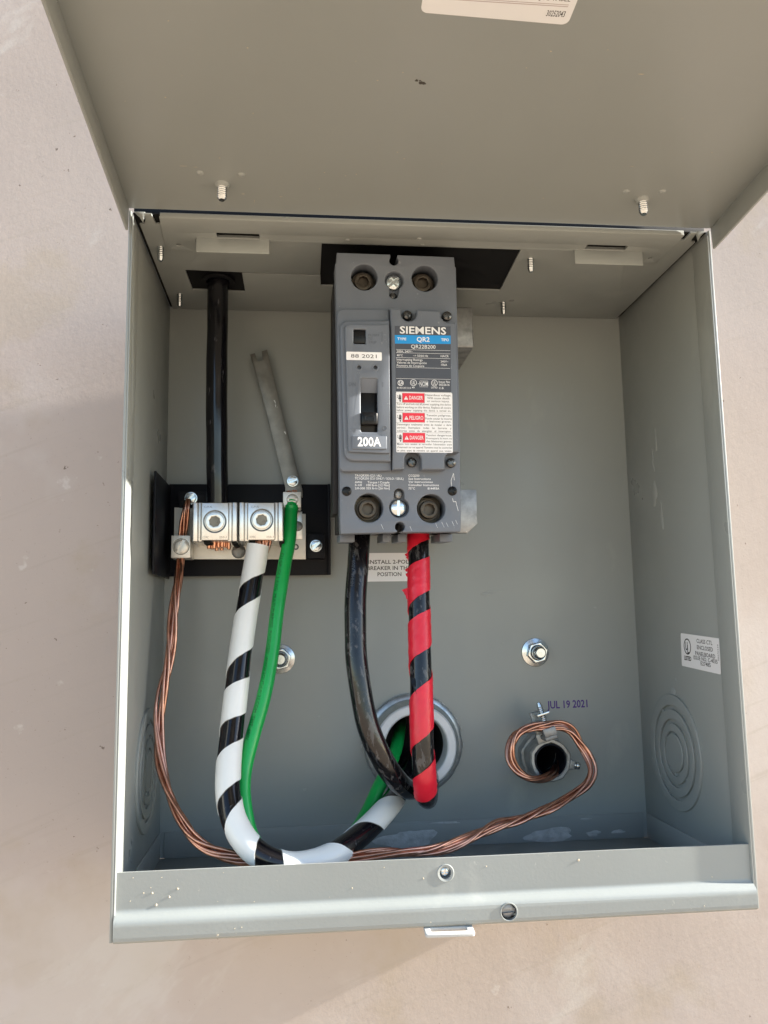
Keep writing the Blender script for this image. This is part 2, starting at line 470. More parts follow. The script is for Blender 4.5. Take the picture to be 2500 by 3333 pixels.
TXT_ON = [('ON', -25.08, -21.6, -2.74, 1.91), ('I', -9.04, -8.42, -2.89, 2.33), ('OFF', -24.86, -21.19, -24.8, 1.79), ('PUSH', -15.64, -10.48, 21.62, 1.15), ('TO', -15.65, -13.59, 19.85, 1.16), ('TRIP', -15.65, -11.53, 18.06, 1.2)]
NP_DARK = [(-2.64, 27.48), (24.71, 27.93), (24.71, -4.36), (-2.24, -4.73)]
NP_BLUE = [(-2.66, 23.01), (24.67, 23.42), (24.68, 19.29), (-2.53, 18.81)]
NP_LINES = [(-2.02, 24.44, 15.97), (-2.03, 24.42, 14.39), (-2.05, 24.4, 12.03), (-1.97, 24.35, 7.24), (-2.0, 24.46, 1.84), (9.35, 13.43, 0.85), (9.33, 13.41, -2.03), (-2.24, 24.82, -4.6)]
NP_CIRC = [(0.12, -0.35), (6.32, -0.08), (16.51, -0.05)]
NP_WHITE = [(-2.24, -5.25), (25.02, -4.77), (25.11, -33.81), (-1.87, -33.87)]
NP_REDS = [[(0.98, -5.19), (11.62, -9.76)], [(1.03, -14.82), (11.65, -19.3)], [(1.07, -24.47), (11.73, -29.12)]]
NP_TRI = [(2.68, -7.51), (2.78, -17.24), (2.87, -26.84)]
NP_HAND = [(-0.64, -7.51), (-0.59, -17.18), (-0.54, -26.82)]
NP_WL = [(-2.16, 11.88, -9.92), (-2.19, 24.93, -14.62), (-2.21, 11.81, -19.5), (-2.13, 24.94, -24.35), (-2.16, 11.84, -29.3)]
AMP = [(-23.47, -26.43), (-6.88, -26.43), (-6.91, -32.8), (-23.48, -32.87)]
STICK = [(-26.07, 13.87), (-9.12, 14.1), (-9.14, 10.09), (-26.08, 9.88)]
PATH_INCABLE = [(32.64, -43.0, 315.15), (32.54, -43.0, 301.62), (32.55, -43.0, 277.53), (32.58, -44.0, 237.83), (33.16, -43.0, 199.61), (33.55, -42.0, 177.07), (33.18, -41.0, 158.46)]
PATH_WHITE = [(55.21, -43.0, 154.9), (54.41, -43.5, 149.41), (52.41, -46.0, 136.98), (48.92, -53.0, 112.83), (46.6, -61.0, 89.86), (44.75, -70.0, 66.01), (43.73, -80.0, 47.99), (44.51, -88.0, 34.79), (48.06, -95.0, 23.97), (56.68, -101.0, 13.97), (70.56, -103.0, 7.45), (85.82, -95.0, 6.4), (101.71, -80.0, 10.26), (120.54, -55.0, 19.25), (131.8, -30.0, 25.8), (140.15, 0.0, 29.51), (146.93, 40.0, 28.28)]
PATH_GREEN = [(73.24, -34.0, 179.48), (72.75, -36.0, 174.05), (71.79, -41.0, 158.5), (69.37, -45.0, 144.24), (66.12, -51.0, 123.55), (63.39, -57.0, 99.73), (59.96, -63.0, 79.68), (54.53, -69.0, 59.68), (50.93, -74.0, 45.08), (50.37, -78.0, 36.42), (52.05, -83.0, 25.22), (54.61, -86.0, 16.34), (61.06, -88.0, 8.03), (70.1, -87.0, 3.72), (86.2, -79.0, 2.93), (100.54, -66.0, 7.5), (111.28, -50.0, 16.72), (119.03, -38.0, 27.72), (129.32, -14.0, 38.44), (136.7, 20.0, 46.57), (142.78, 60.0, 48.7)]
PATH_BLACK = [(108.97, -60.0, 162.17), (108.27, -62.0, 156.14), (106.64, -67.0, 139.5), (105.12, -71.0, 122.76), (104.73, -74.0, 106.25), (105.13, -76.0, 93.44), (107.07, -78.0, 77.73), (110.4, -79.0, 62.17), (115.37, -78.0, 50.13), (122.16, -73.0, 39.08), (129.81, -60.0, 30.72), (138.45, -40.0, 26.7), (145.86, -10.0, 25.91), (154.16, 40.0, 25.25)]
PATH_RED = [(139.23, -60.0, 162.05), (138.96, -62.0, 155.97), (138.24, -66.0, 139.28), (137.26, -71.0, 115.59), (136.81, -75.0, 96.04), (136.2, -79.0, 74.01), (136.11, -81.0, 52.32), (136.74, -80.0, 38.5), (138.13, -74.0, 29.76), (141.36, -59.0, 24.04), (145.6, -38.0, 23.24), (150.64, -10.0, 27.02), (158.57, 40.0, 26.51)]
PATH_COPPER = [(16.59, -30.0, 181.4), (16.17, -32.0, 177.26), (14.59, -30.0, 166.04), (13.07, -28.5, 155.78), (13.29, -31.0, 148.49), (12.89, -41.0, 134.0), (11.88, -46.0, 115.8), (10.91, -50.0, 99.35), (8.81, -55.0, 81.19), (7.67, -58.0, 65.68), (8.89, -63.0, 50.99), (13.16, -69.0, 37.97), (20.02, -76.0, 25.55), (28.38, -82.0, 15.42), (36.97, -86.0, 10.35), (47.27, -89.0, 8.07), (58.6, -89.0, 6.38), (79.62, -88.0, 5.2), (102.07, -87.0, 5.61), (122.41, -87.0, 6.39), (139.25, -84.0, 5.73), (154.66, -77.0, 7.56), (172.39, -67.0, 11.2), (190.71, -58.0, 13.16), (208.87, -50.0, 16.05), (221.54, -44.0, 20.02), (231.56, -40.0, 25.86), (235.28, -37.0, 32.01), (234.34, -34.0, 38.68), (230.66, -32.0, 45.68), (226.58, -31.0, 52.39), (220.38, -30.0, 54.95), (212.77, -30.0, 54.41), (204.18, -30.0, 53.9), (196.37, -31.0, 51.51), (192.1, -32.0, 45.1), (191.07, -33.0, 38.17), (193.93, -34.0, 32.14), (200.19, -34.0, 28.04), (208.81, -30.0, 27.05), (218.47, -20.0, 27.98), (226.26, -5.0, 29.85), (237.23, 30.0, 26.96)]
TAPE_WHITE = [(0.0, 13.62), (0.0, 26.26), (26.26, 53.99), (41.68, 70.36), (70.36, 88.66), (80.09, 98.29), (100.95, 121.77), (114.45, 134.46), (131.64, 154.94), (146.32, 163.13), (169.15, 196.3), (174.29, 211.35), (219.77, 244.66), (235.07, 262.43), (271.82, 312.05), (290.86, 346.22)]
TAPE_RED = [(0.0, 6.41), (2.76, 15.04), (15.8, 32.47), (23.59, 43.87), (42.85, 61.11), (52.08, 72.37), (76.1, 100.48), (89.25, 112.62), (115.13, 132.65), (125.92, 136.3)]
POS_TXT = [(118.0, 0.0, 147.59), (143.66, 0.0, 147.25), (117.12, 0.0, 143.91), (143.58, 0.0, 143.54), (123.19, 0.0, 140.24), (137.4, 0.0, 140.03), (118.03, 0.0, 149.82)]
PATCH = [(221.62, -0.58, -12.5), (198.58, -15.03, -12.5), (239.88, -3.64, -12.5), (136.64, 10.49, -12.5), (121.87, -2.36, -12.5), (155.06, 23.67, -12.5), (266.18, 10.45, -12.5)]
# ------------------------------------------------------------------ ground and wall
gm = MB()
G = Fr((0, 0, -1400), (1, 0, 0), (0, 1, 0))
gm.box(G, -150000, 150000, -150000, 150000, -300, 0)
gnd = gm.build('ground', 'dirt', None, smooth=0, kind='structure')
gnd['label'] = 'bare tan desert ground in front of the wall'

HUB = (142.3, 43.4)
BUSH = (217.7, 34.6)
b = MB()
WF = Fr((282, 1.6, 0), (1, -.02, 0))          # the wall: the box stands off it by a few millimetres on the left
b.plate(WF, [[(-4300, -1500), (4300, -1500), (4300, 2600), (-4300, 2600)], circ(HUB[0] - 282, HUB[1], 21, 32), circ(BUSH[0] - 282, BUSH[1], 11, 24)], -200, 0)
wall = b.build('wall', 'stucco', None, smooth=0)
tag(wall, 'smooth tan stucco wall behind the grey panel box', 'wall')

# ------------------------------------------------------------------ the enclosure
box = thing('panel_enclosure', 'grey steel outdoor electrical panel box with its lid swung open upward', 'electrical panel', (140, 0, -16))
b = MB()
b.plate(FRONT, [[(-1.2, -14), (281.2, -14), (281.2, 304), (-1.2, 304)], circ(HUB[0], HUB[1], 19.5, 36), circ(BUSH[0], BUSH[1], 9.6, 28)], -1.5, 0)
back = b.build('back_panel', 'paint', box)
for F, x in ((LEFT, 0), (RIGHT, 0)):
    b = MB()
    if F is LEFT: b.box(F, -117, 1.5, -16.4, 304, -1.2, 0, .25)
    else: b.box(F, -1.5, 117, -16.4, 304, -1.2, 0, .25)
    b.build('side_panel', 'paint', box)
    b = MB()
    if F is LEFT: b.box(F, -117, -101, -13, 301.5, .01, .8, .3)
    else: b.box(F, 101, 117, -13, 301.5, .01, .8, .3)
    b.build('side_flange', 'paint', box)
# ceiling sheet with cut openings, black barrier above it, outer top
ROOFZ = 302.3
RF = Fr((0, 0, ROOFZ), (1, 0, 0), (0, -1, 0))          # v = distance in front of the back panel
b = MB()
op = [(17.0, 30.2), (46.6, 28.4), (46.5, 53.8), (88.9, 54.0), (89.5, 40.3), (192.9, 40.3), (191.0, 93.2), (88.6, 93.6), (88.8, 55.7), (46.4, 55.6), (16.5, 56.8)]
outl = [(1.9, .4), (278.1, .4), (278.1, 107), (275.6, 107.6), (274.6, 111), (274.2, 116.6), (271, 116.6), (271, 109), (268, 108.4), (267.2, 116.6), (13.2, 116.6), (12.4, 108), (9.6, 107.6), (9.0, 116.6), (5.8, 116.6), (5.2, 111), (4.2, 107.4), (1.9, 107)]
b.plate(RF, [outl, op, rr(36.5, 97, 59, 105, .4), rr(222, 97.2, 245, 105, .4)], -1.0, 0, .12)
b.build('top_panel', 'paint', box)
b = MB().box(RF, 10, 50, 22, 62, -1.28, -1.06).box(RF, 84, 198, 34, 99, -1.28, -1.06)
b.build('barrier_sheet', 'barrier', box)
b = MB().box(RF, -.2, 280.2, -1, 110.2, -2.9, -1.9)
b.build('outer_top', 'paint', box)
b = MB().box(RF, .2, 280, .5, 115, -1.7, -1.35)
b.build('gap_shade_sheet', 'dark', box)  # near-black sheet added to put shade into the ceiling gaps and slots
b = MB().box(RF, .5, 279.5, 110.5, 114.4, -7.5, -1.72, .3)
b.build('hinge_gap_dark', 'barrier', box)  # added black strip that keeps the hinge gap dark, not a seal
# hinge strip under the ceiling with two bent tabs
b = MB()
strip = [(12.6, 116.8), (267.6, 116.8), (268.0, 101), (267.4, 83.5), (255.6, 83.5), (255.4, 95.6), (62.8, 95.6), (26.4, 95.4), (26.2, 81.2), (10.6, 81.2), (11.4, 101)]
b.plate(RF, [strip, rr(37.4, 98.0, 58.0, 103.4, .6), rr(222.8, 98.1, 244.2, 103.5, .6), circ(17.5, 89.4, 1.1, 16), circ(261.4, 90.5, 1.1, 16)], .4, 1.3, .18)
b.box(RF, 12.8, 267.4, 115.9, 117.0, -1.35, 1.25, .3)
hs = b.build('hinge_strip', 'paint', box)
for x0, x1, zb in ((27.2, 62.6, 7.4), (217.9, 254.1, 7.6)):
    b = MB().box(Fr((0, -97.3, ROOFZ - 1.2), (1, 0, 0), (0, 0, 1)), x0, x1, -zb, 0, -.5, .5, .3)
    b.build('hinge_tab', 'paint', hs)
for x, y in ((101, 100), (136.5, 104), (139, 97.5)):
    MB().lathe(RF, [(1.3, 1.2), (1.1, 1.55), (.5, 1.7), (0, 1.72)], 14, x, y).build('rivet', 'paint', hs)
for x, y in ((7.8, 83), (8.9, 22.6), (199.1, 82.5), (199.4, 21.9)):
    b = MB().thread(RF, 1.75, 0, 7.2, 1.0, x, y, 16, 1.4)
    b.build('stud', 'zinc', box)
for x, sgn in ((1.0, 1), (279.0, -1)):
    MB().plate(Fr((0, -116.2, 0)), [[(x, 303.8), (x + 5.0 * sgn, 303.8), (x + 4.2 * sgn, 298.6), (x + 2.6 * sgn, 301.2)]], -.5, .4, .1).build('corner_tab', 'paint', box)
# pan at the bottom: floor and the low flange lapped on the back
FL = Fr((0, 0, -14), (1, 0, 0), (0, -1, 0))
b = MB().box(Fr((0, 0, -14), (1, 0, 0), (0, 1, 0)), .4, 279.6, -113.4, -.2, -1.2, 0, .2)
b.box(FRONT, 2.6, 277.4, -14, 0, .05, .9, .25)
b.build('floor_pan', 'paint_worn', box)
for F, a, c in ((LEFT, -100.8, -2.8), (RIGHT, 2.8, 100.8)):
    MB().box(F, a, c, -14, 0, .05, .8, .25).build('pan_flange', 'paint', box)
# front lip: recessed upper strip, bright shelf, lower roll
prof = [(-115.7, 10.9), (-115.7, 10.4), (-115.7, -3.4), (-115.7, -3.9), (-115.85, -4.6), (-116.3, -5.2), (-117.2, -5.9), (-118.3, -6.6), (-119.1, -7.3), (-119.55, -8.2), (-119.7, -9.4), (-119.7, -9.9),
        (-119.7, -13.6), (-119.7, -14.1), (-119.4, -15.3), (-118.5, -16.2), (-117, -16.7), (-116.4, -16.75), (-104, -16.75)]
def offs(p, t):
    out = []
    for i in range(len(p)):
        a = Vector(p[max(i - 1, 0)]); c = Vector(p[min(i + 1, len(p) - 1)])
        d = (c - a).normalized()
        out.append((p[i][0] - d.y * t, p[i][1] + d.x * t))
    return out
inner = offs(prof, 1.15)
loop = prof + inner[::-1]
b = MB()
xs = (.7, 279.3)
V = [(x, q[0], q[1]) for x in xs for q in loop]
n = len(loop)
Fc = [(i, (i + 1) % n, n + (i + 1) % n, n + i) for i in range(n)]
for base, fl in ((0, False), (n, True)):
    m = len(prof)
    for i in range(m - 1):
        Fc.append((base + i, base + i + 1, base + n - 2 - i, base + n - 1 - i))
b.add(V, Fc)
lip = b.build('front_lip', 'paint_worn', box, smooth=40)
LF = Fr((0, -115.7, 0))
cut(lip, [MB().lathe(LF, [(0, -3), (2.5, -3), (2.5, 3), (0, 3)], 28, 139.9, 4.6),
          MB().lathe(LF, [(0, -3), (3.4, -3), (3.4, 8), (0, 8)], 28, 166.4, -11.4, lambda a: 1)])
b = MB().lathe(LF, [(2.55, -1.1), (2.6, .05), (3.5, .25), (3.75, .12), (3.8, .0)], 32, 139.9, 4.6)
b.build('hole_rim', 'paint_worn', lip)
phillips(lip, LF, 139.9, 4.6, 2.2, -2.6, 'zinc', 1.2, 'lip_screw')
b = MB().plate(Fr((0, -119.7, 0)), [circ(166.4, -11.4, 3.9, 32), circ(166.4, -11.4, 3.35, 32)], -.3, .25, .15)
b.build('hole_rim', 'paint_worn', lip)
phillips(lip, Fr((0, -116.5, 0)), 166.4, -11.4, 3.2, .3, 'galv', 1.6, 'latch_screw', slot=True, ang=.06)
TB = Fr((140, -116.5, -17.0), (1, .004, -.02), (0, -1, -.18))
b = MB().plate(TB, [rr(-10.6, -4, 10.6, 7.6, 1.2), rr(-8, 2.4, 7.6, 5.0, .8)], -.9, .6, .35, 2)
b.build('latch_tab', 'tab', lip)

# knockouts: concentric stamped rings on both side walls
def knockouts(F, cu, cv):
    for r0, r1 in ((30.6, 24.9), (23.0, 17.9), (16.0, 11.8)):
        b = MB().plate(F, [circ(cu, cv + (r0 - 22) * .05, r0, 56), circ(cu, cv + (r0 - 22) * .05 - .2, r1, 56)], -.3, 1.3, .35, 2)
        for a in (0.35, 2.5, 4.4):
            a += r0 * .13
            b.box(Fr(F(cu + r1 * math.cos(a), cv + r1 * math.sin(a), 0), F.u * math.cos(a) + F.v * math.sin(a), F.v * math.cos(a) - F.u * math.sin(a)), -1.6, .4, -1.0, 1.0, -.2, .7, .15)
        b.build('knockout_ring', 'paint_worn', box)
    b = MB().lathe(F, [(10.2, .0), (10.2, .9), (9.8, 1.25), (9.2, 1.3), (0, 1.1)], 40, cu, cv)
    b.build('knockout_disc', 'paint_worn', box)
knockouts(RIGHT, 44.5, 40.5)
knockouts(LEFT, -46, 40.5)

# the lid, hinged on the top edge and swung up past level
th = R(85)
LID = Fr((0, -117.3, 304.6), (1, 0, 0), (0, -math.sin(th), math.cos(th)))   # w points down, to the inside face
b = MB()
b.box(LID, -2.2, 282.2, 0.4, 332, -1.2, 0, .2)
b.box(LID, -2.2, -1.0, .2, 332, .01, 11.2, .25).box(LID, 281.0, 282.2, .2, 332, .01, 11.2, .25)
b.box(LID, -1.0, 281.0, 330.8, 332, .01, 11.2, .25)
lid = b.build('lid', 'paint_lid', box)
for x, y in ((43.3, 21.3), (236.6, 22.2)):
    b = MB().lathe(LID, [(3.3, 0), (3.1, .5), (2.5, 1.5), (2.1, 1.7)], 24, x, y)
    b.build('stud_collar', 'paint_lid', lid)
    b = MB().thread(LID, 2.15, 1.2, 7.6, 1.05, x, y, 18, 1.0)
    b.build('stud', 'zinc', lid)
for x, y in ((34.5, 29.1), (52.3, 28.9), (226.4, 27.8), (243.4, 28.9)):
    MB().lathe(LID, [(1.7, 0), (1.35, .3), (.6, .45), (0, .48)], 18, x, y).build('dimple', 'paint_lid', lid)
b = MB()
rnd = random.Random(3)
for x, y, r in ((120.8, 90.6, .75), (122.5, 89.6, .9), (123.5, 89.5, .8), (122.0, 90.6, .4), (124.2, 89.1, .4)):
    b.plate(LID, [[(x + r * rnd.uniform(.5, 1.1) * math.cos(k * .7), y + r * rnd.uniform(.5, 1.1) * math.sin(k * .7)) for k in range(9)]], .01, .12)
b.build('dirt_speck', 'soot', lid)
b = MB()
for k in range(34):
    x, y = rnd.uniform(6, 274), rnd.uniform(3, 115)
    r = rnd.choice((.15, .18, .22, .3))
    b.plate(LID, [[(x + r * rnd.uniform(.6, 1.6) * math.cos(q * 1.2), y + r * rnd.uniform(.5, 1.1) * math.sin(q * 1.2)) for q in range(5)]], .01, .08)
for x, y, w_, h_ in ((203.7, 99.7, 2.6, .45), (28, 33.6, 3, .2), (33, 33.2, 2, .25), (52, 15, 1.6, .3), (56.9, 9.6, .25, 3.0), (69, 14, 1.4, .3), (222, 46, 2, .15), (131, 23.9, .6, .6), (86.3, 21, .6, .6)):
    b.plate(LID, [[(x - w_ / 2, y), (x, y + h_ / 2), (x + w_ / 2, y + h_ * .2), (x + w_ * .1, y - h_ / 2)]], .01, .07)
b.build('paint_chip', 'grit', lid)['kind'] = 'stuff'
ls = MB().plate(LID, [[(117.6 + 2.4 - 2.4 * math.cos(t), 121.8 + 2.4 - 2.4 * math.sin(t)) for t in [k * math.pi / 16 for k in range(9)]] +
     [(168.9 - 2.4 + 2.4 * math.sin(t), 120.4 + 2.4 - 2.4 * math.cos(t)) for t in [k * math.pi / 16 for k in range(9)]] + [(169.4, 208), (117.2, 208)]], .02, .14)
lid_label = ls.build('lid_label', 'label_lid', None, loc=(143, -238, 315))
tag(lid_label, 'white rounded paper label stuck to the underside of the lid', 'label')
b = MB().box(LID, 121, 166.6, 127.75, 128.05, .15, .17).box(LID, 121, 166.6, 128.5, 128.75, .15, .17)
b.build('rule_line', 'ink_mauve', lid_label)
b = MB().text(LID, [('30252043', 160.2, 166.6, 123.6, 2.4)], .16, .01)
b.text(LID, [('TIGHTENING TORQUE TABLE', 136, 166.6, 130.0, 2.0)], .16)
b.build('lettering', 'ink_grey', lid_label)

# dried cement smears and grit left on the pan
def blob(F, cu, cv, ru, rv, seed, w=.02, t=.25, n=26):
    q = random.Random(seed)
    ph = [q.uniform(0, 6.3) for _ in range(4)]
    pts = []
    for k in range(n):
        a = 2 * math.pi * k / n
        s = 1 + .16 * math.sin(2 * a + ph[0]) + .12 * math.sin(3 * a + ph[1]) + .09 * math.sin(5 * a + ph[2]) + q.uniform(-.07, .07)
        pts.append((cu + ru * s * math.cos(a), cv + rv * s * math.sin(a)))
    return MB().plate(F, [pts], w, w + t, .08)
PF = Fr((0, -.9, 0))
for k, (x, z, rx, rz) in enumerate(((221, -10.5, 15, 3.6), (138, -9.5, 15, 5.5), (247, -10.5, 4, 1.6), (262, -10, 3.4, 1.2), (243, -2.2, 3, .5), (160, -1.0, 9, .5), (200, -4, 3, .6))):
    blob(PF, x, z, rx, rz, k, .0, .2).build('cement_smear', 'cement', box)
for k, (u, v, ru, rv) in enumerate(((43, 214, 1.4, 6.5), (37.5, 205, 1.2, 5), (37, 184, 3.2, 8), (45, 170, 1.6, 7), (38.5, 199, .9, 2.6), (50, 80, 1.0, .8), (46, 72, 2.2, 4))):
    blob(RIGHT, u, v, ru, rv, k + 30, .0, .07, 34).build('chalk_smear', 'chalk', box)
for k, (u, v, ru, rv) in enumerate(((188.5, 128.6, 3.4, 1.0), (193, 130.4, 4.2, .5), (197, 100, 1.2, .4), (255, 120, 1.0, .5), (88, 60, .8, .5), (80, 20, 1, .7))):
    blob(FRONT, u, v, ru, rv, k + 50, .0, .07, 30).build('chalk_smear', 'chalk', box)
b = MB()
LU = Fr((0, -115.7, 0))
LL = Fr((0, -119.7, 0))
for k in range(26):
    F = LU if rnd.random() < .7 else LL
    x = rnd.choice((rnd.uniform(4, 70), rnd.uniform(4, 275), rnd.uniform(4, 275)))
    z = rnd.uniform(-4, 10) if F is LU else rnd.uniform(-14.5, -11.5)
    r = rnd.choice((.12, .15, .2, .25, .35))
    b.lathe(F, [(r, 0), (r * .8, r * .3), (0, r * .4)], 6, x, z, lambda a: 1 + .3 * math.sin(2 * a + x))
for x, z, r in ((15.5, 2.2, .6), (17.2, -2.6, .7), (26, 3.4, .6), (22.5, .3, .6), (199.5, 7.4, .7), (12, 2.4, .4), (158, 6.6, .4)):
    r *= .75
    b.lathe(LU, [(r, 0), (r * .9, r * .3), (r * .4, r * .5), (0, r * .55)], 8, x, z, lambda a: 1 + .25 * math.sin(3 * a + x))
b.build('grit', 'grit', lip)['kind'] = 'stuff'
# ------------------------------------------------------------------ breaker and its bracket
br = thing('mounting_bracket', 'galvanised steel bracket whose ends show at the right of the breaker', 'bracket', (140, 0, 160))
MB().box(FRONT, 112, 175, 265, 289, 1, 48, 1.2, 3).build('bracket_arm', 'galv', br)
b = MB().plate(FRONT, [[(112, 160.5), (168, 160.5), (173.6, 165.5), (173.6, 184.2), (112, 185)]], 44, 48.6, .4)
b.build('bracket_arm', 'galv', br)
MB().box(FRONT, 118, 166, 164, 262, .5, 44, .8).build('bracket_web', 'galv', br)

cb = thing('circuit_breaker', 'grey two pole moulded case circuit breaker marked 200A with its toggle set to off', 'circuit breaker', (126, -50, 156))
SEATED.add(cb)
A, RO = R(4), R(-.25)
ex0, ez0 = Vector((1, 0, 0)), Vector((0, -math.sin(A), math.cos(A)))
BF = Fr((125.5, -99.5, 227.5), ex0 * math.cos(RO) + ez0 * math.sin(RO), ez0 * math.cos(RO) - ex0 * math.sin(RO))
def arc(cx, cy, r, a0, a1, n=9):
    return [(cx + r * math.cos(R(a0 + (a1 - a0) * k / n)), cy + r * math.sin(R(a0 + (a1 - a0) * k / n))) for k in range(n + 1)]
deck = [(-30.2, 65.1), (-3.9, 65.1), (-3.75, 64.0)] + arc(-2.1, 62.0, 2.3, 140, 400, 12) + [(-.5, 64.0), (-.3, 65.0), (28.0, 64.9), (28.4, 59.8), (28.9, 59.7), (29.7, 4), (30.1, -66), (29.8, -71.6)] + \
    [(1.9, -71.9)] + arc(.2, -69.2, 2.4, -60, 240, 12) + [(-1.5, -71.9), (-28.4, -72.6), (-28.7, -66), (-29.2, -20), (-31.0, 59.6), (-30.4, 59.7)]
def keyh(cx, cy, r, sx, sy, sr, up):
    if up:   # small circle above
        return arc(cx, cy, r, 122, 418, 22) + arc(sx, sy, sr, 0, 180, 10)
    return arc(cx, cy, r, -58, 238, 22) + arc(sx, sy, sr, 180, 360, 10)
bores = [(-16.75, 53.2, 6.5), (13.2, 53.5, 6.5), (-14.8, -60.1, 7.0), (15.5, -60.3, 7.0)]
k1 = keyh(-1.9, 52.1, 4.6, -2.2, 45.2, 2.3, False)
k2 = keyh(-.1, -59.9, 4.9, -.1, -53.1, 2.5, True)
b = MB().plate(BF, [deck] + [circ(*q, 36) for q in bores] + [k1, k2], -14, 0, .45, 2)
case = b.build('case', 'case', cb)
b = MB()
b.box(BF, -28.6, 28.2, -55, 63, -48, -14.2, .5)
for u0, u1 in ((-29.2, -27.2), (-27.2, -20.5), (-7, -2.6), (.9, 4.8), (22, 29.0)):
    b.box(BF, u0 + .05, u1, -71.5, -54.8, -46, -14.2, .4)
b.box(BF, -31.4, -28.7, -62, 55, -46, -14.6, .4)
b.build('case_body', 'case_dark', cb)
for u0, u1 in ((-28, -20.5), (-6.5, -2.4), (1.2, 5.5), (22.5, 29)):
    MB().box(BF, u0, u1, -76.0, -71.9, -46, -17, .5).build('foot', 'case', cb)
for o_ in (keyh(-1.9, 52.1, 5.2, -2.2, 45.2, 2.9, False), keyh(-.1, -59.9, 5.5, -.1, -53.1, 3.1, True)):
    MB().plate(BF, [o_], -13.9, -4.2).build('screw_well', 'case', cb)
for i, (u, v, r) in enumerate(bores):
    b = MB().box(BF, u - 6.2, u + 6.2, v - 6.6 - (i > 1) * 0, v + (3.2 if i < 2 else 6.2), -14.1, -10.5, .3)
    lugm = b.build('lug', 'alu_dark', cb)
    b = MB().plate(BF, [circ(u, v, 4.5, 32), circ(u, v, 2.75, 8)], -10.6, -5.8, .3, 2)
    b.lathe(BF, [(0, -8.6), (3.0, -8.6)], 16, u, v)
    b.lathe(BF, [(4.4, -9.9), (5.7, -9.9), (5.7, -9.2), (5.5, -8.9), (4.4, -8.9)], 32, u, v)
    b.build('set_screw', 'brass', lugm)
for u, v, r, w, mat, both, ang in ((-2.0, 52.0, 4.1, -4.2, 'zinc', True, .72), (-2.2, 45.0, 2.0, -4.2, 'zinc_dark', False, .2), (-.1, -59.9, 4.3, -4.2, 'zinc', True, 1.57), (-.1, -53.2, 2.1, -4.2, 'galv', False, .15)):
    phillips(cb, BF, u, v, r, w, mat, 2.2, 'mounting_screw', both=both, ang=ang)
for u, v, an in ((4.3, 34.3, .2), (23.9, 34.4, .4), (5.9, -38.0, .3), (25.2, -38.1, .6), (-25.5, -52.1, .5), (26.0, -51.7, .25)):
    r = 2.45
    phillips(cb, BF, u, v, r, .8 if abs(v) < 45 else -.9, 'black_plastic' if abs(v) > 45 else 'zinc_dark', 2.0, 'cover_screw', ang=an)
# left module: base, stepped escutcheon, toggle recess
b = MB().plate(BF, [[(-4.9, 36.4), (-27.5, 36.0)] + arc(-27.6, 33.4, 2.6, 95, 180, 5) + arc(-26.6, -40.4, 2.6, 180, 265, 5) + [(-4.2, -42.4)]], -.3, 3.5, .7, 2)
esc = b.build('left_cover', 'case', cb)
hole = rr(-19.3, -24.6, -11.2, 1.2, .9)
b = MB().plate(BF, [[(-5.0, 30.4), (-24.5, 29.6)] + arc(-24.8, 25.6, 4.2, 95, 180, 6) + arc(-22.6, -33.6, 4.6, 180, 268, 6) + [(-4.6, -38.4)], hole], 3.3, 6.0, 1.1, 3)
b.plate(BF, [[(-5.4, 27.6), (-24.6, 27.2)] + arc(-24.8, 25.2, 1.9, 95, 180, 4) + arc(-24.2, -33.2, 1.0, 180, 268, 4) + [(-5.2, -34.6)],
    hole, rr(-22.7, 17.8, -16.8, 24.8, .3), circ(-19.95, 6.4, .95, 18), circ(-12.2, 6.5, .95, 18)], 5.8, 8.0, .5, 2)
b.build('escutcheon', 'case', esc)
b = MB()
for u, v in ((-19.95, 6.4), (-12.2, 6.5)):
    b.plate(BF, [circ(u, v, 1.75, 24), circ(u, v, 1.0, 20)], 7.9, 8.12, .08)
b.build('pin_ring', 'case', esc)
b = MB().box(BF, -22.4, -17.1, 18.1, 24.5, 4, 7.75, .35)
b.build('trip_button', 'black_plastic', cb)
b = MB().box(BF, -19.9, -10.6, -25, -5.1, 3.4, 4.9, .1)
b.build('toggle_slide', 'black_plastic', cb)
b = MB()
V = [BF(-19.3, 1.2, 7.4), BF(-11.2, 1.2, 7.4), BF(-11.2, -5.2, 5.2), BF(-19.3, -5.2, 5.2), BF(-19.3, 1.2, 3.4), BF(-11.2, 1.2, 3.4), BF(-11.2, -5.2, 3.4), BF(-19.3, -5.2, 3.4)]
b.add(V, [(0, 1, 2, 3), (4, 7, 6, 5), (3, 2, 6, 7), (0, 4, 5, 1), (0, 3, 7, 4), (1, 5, 6, 2)])
b.build('recess_ramp', 'case', esc, smooth=0)
b = MB().box(BF, -19.0, -11.3, -21.1, -15.2, 4, 8.9, .55, 3)
tg = b.build('toggle', 'black_plastic', cb)
b = MB().plate(BF, [rr(-17.6, -19.7, -12.7, -16.6, .35), rr(-16.9, -19.1, -13.4, -17.2, .3)], 8.85, 9.1, .1)
b.build('toggle_ridge', 'black_plastic', tg)
au0, av0, au1, av1 = min(q[0] for q in AMP), min(q[1] for q in AMP), max(q[0] for q in AMP), max(q[1] for q in AMP)
b = MB().plate(BF, [rr(au0, av0, au1, av1, .6)], 7.9, 8.7, .3, 2)
amp = b.build('rating_plate', 'case', cb)
MB().text(BF, TXT_AMP, 8.74, .025).build('lettering', 'ink_white', amp, smooth=0)
MB().text(BF, TXT_ON, 8.0, .0, thick=.12).plate(BF, [circ(-7.9, -22.6, 1.15, 24), circ(-7.9, -22.6, .8, 24)], 7.95, 8.3, .08).box(BF, -9.05, -8.85, 18, 24.2, 7.9, 8.1).build('raised_lettering', 'emboss', esc, smooth=0)
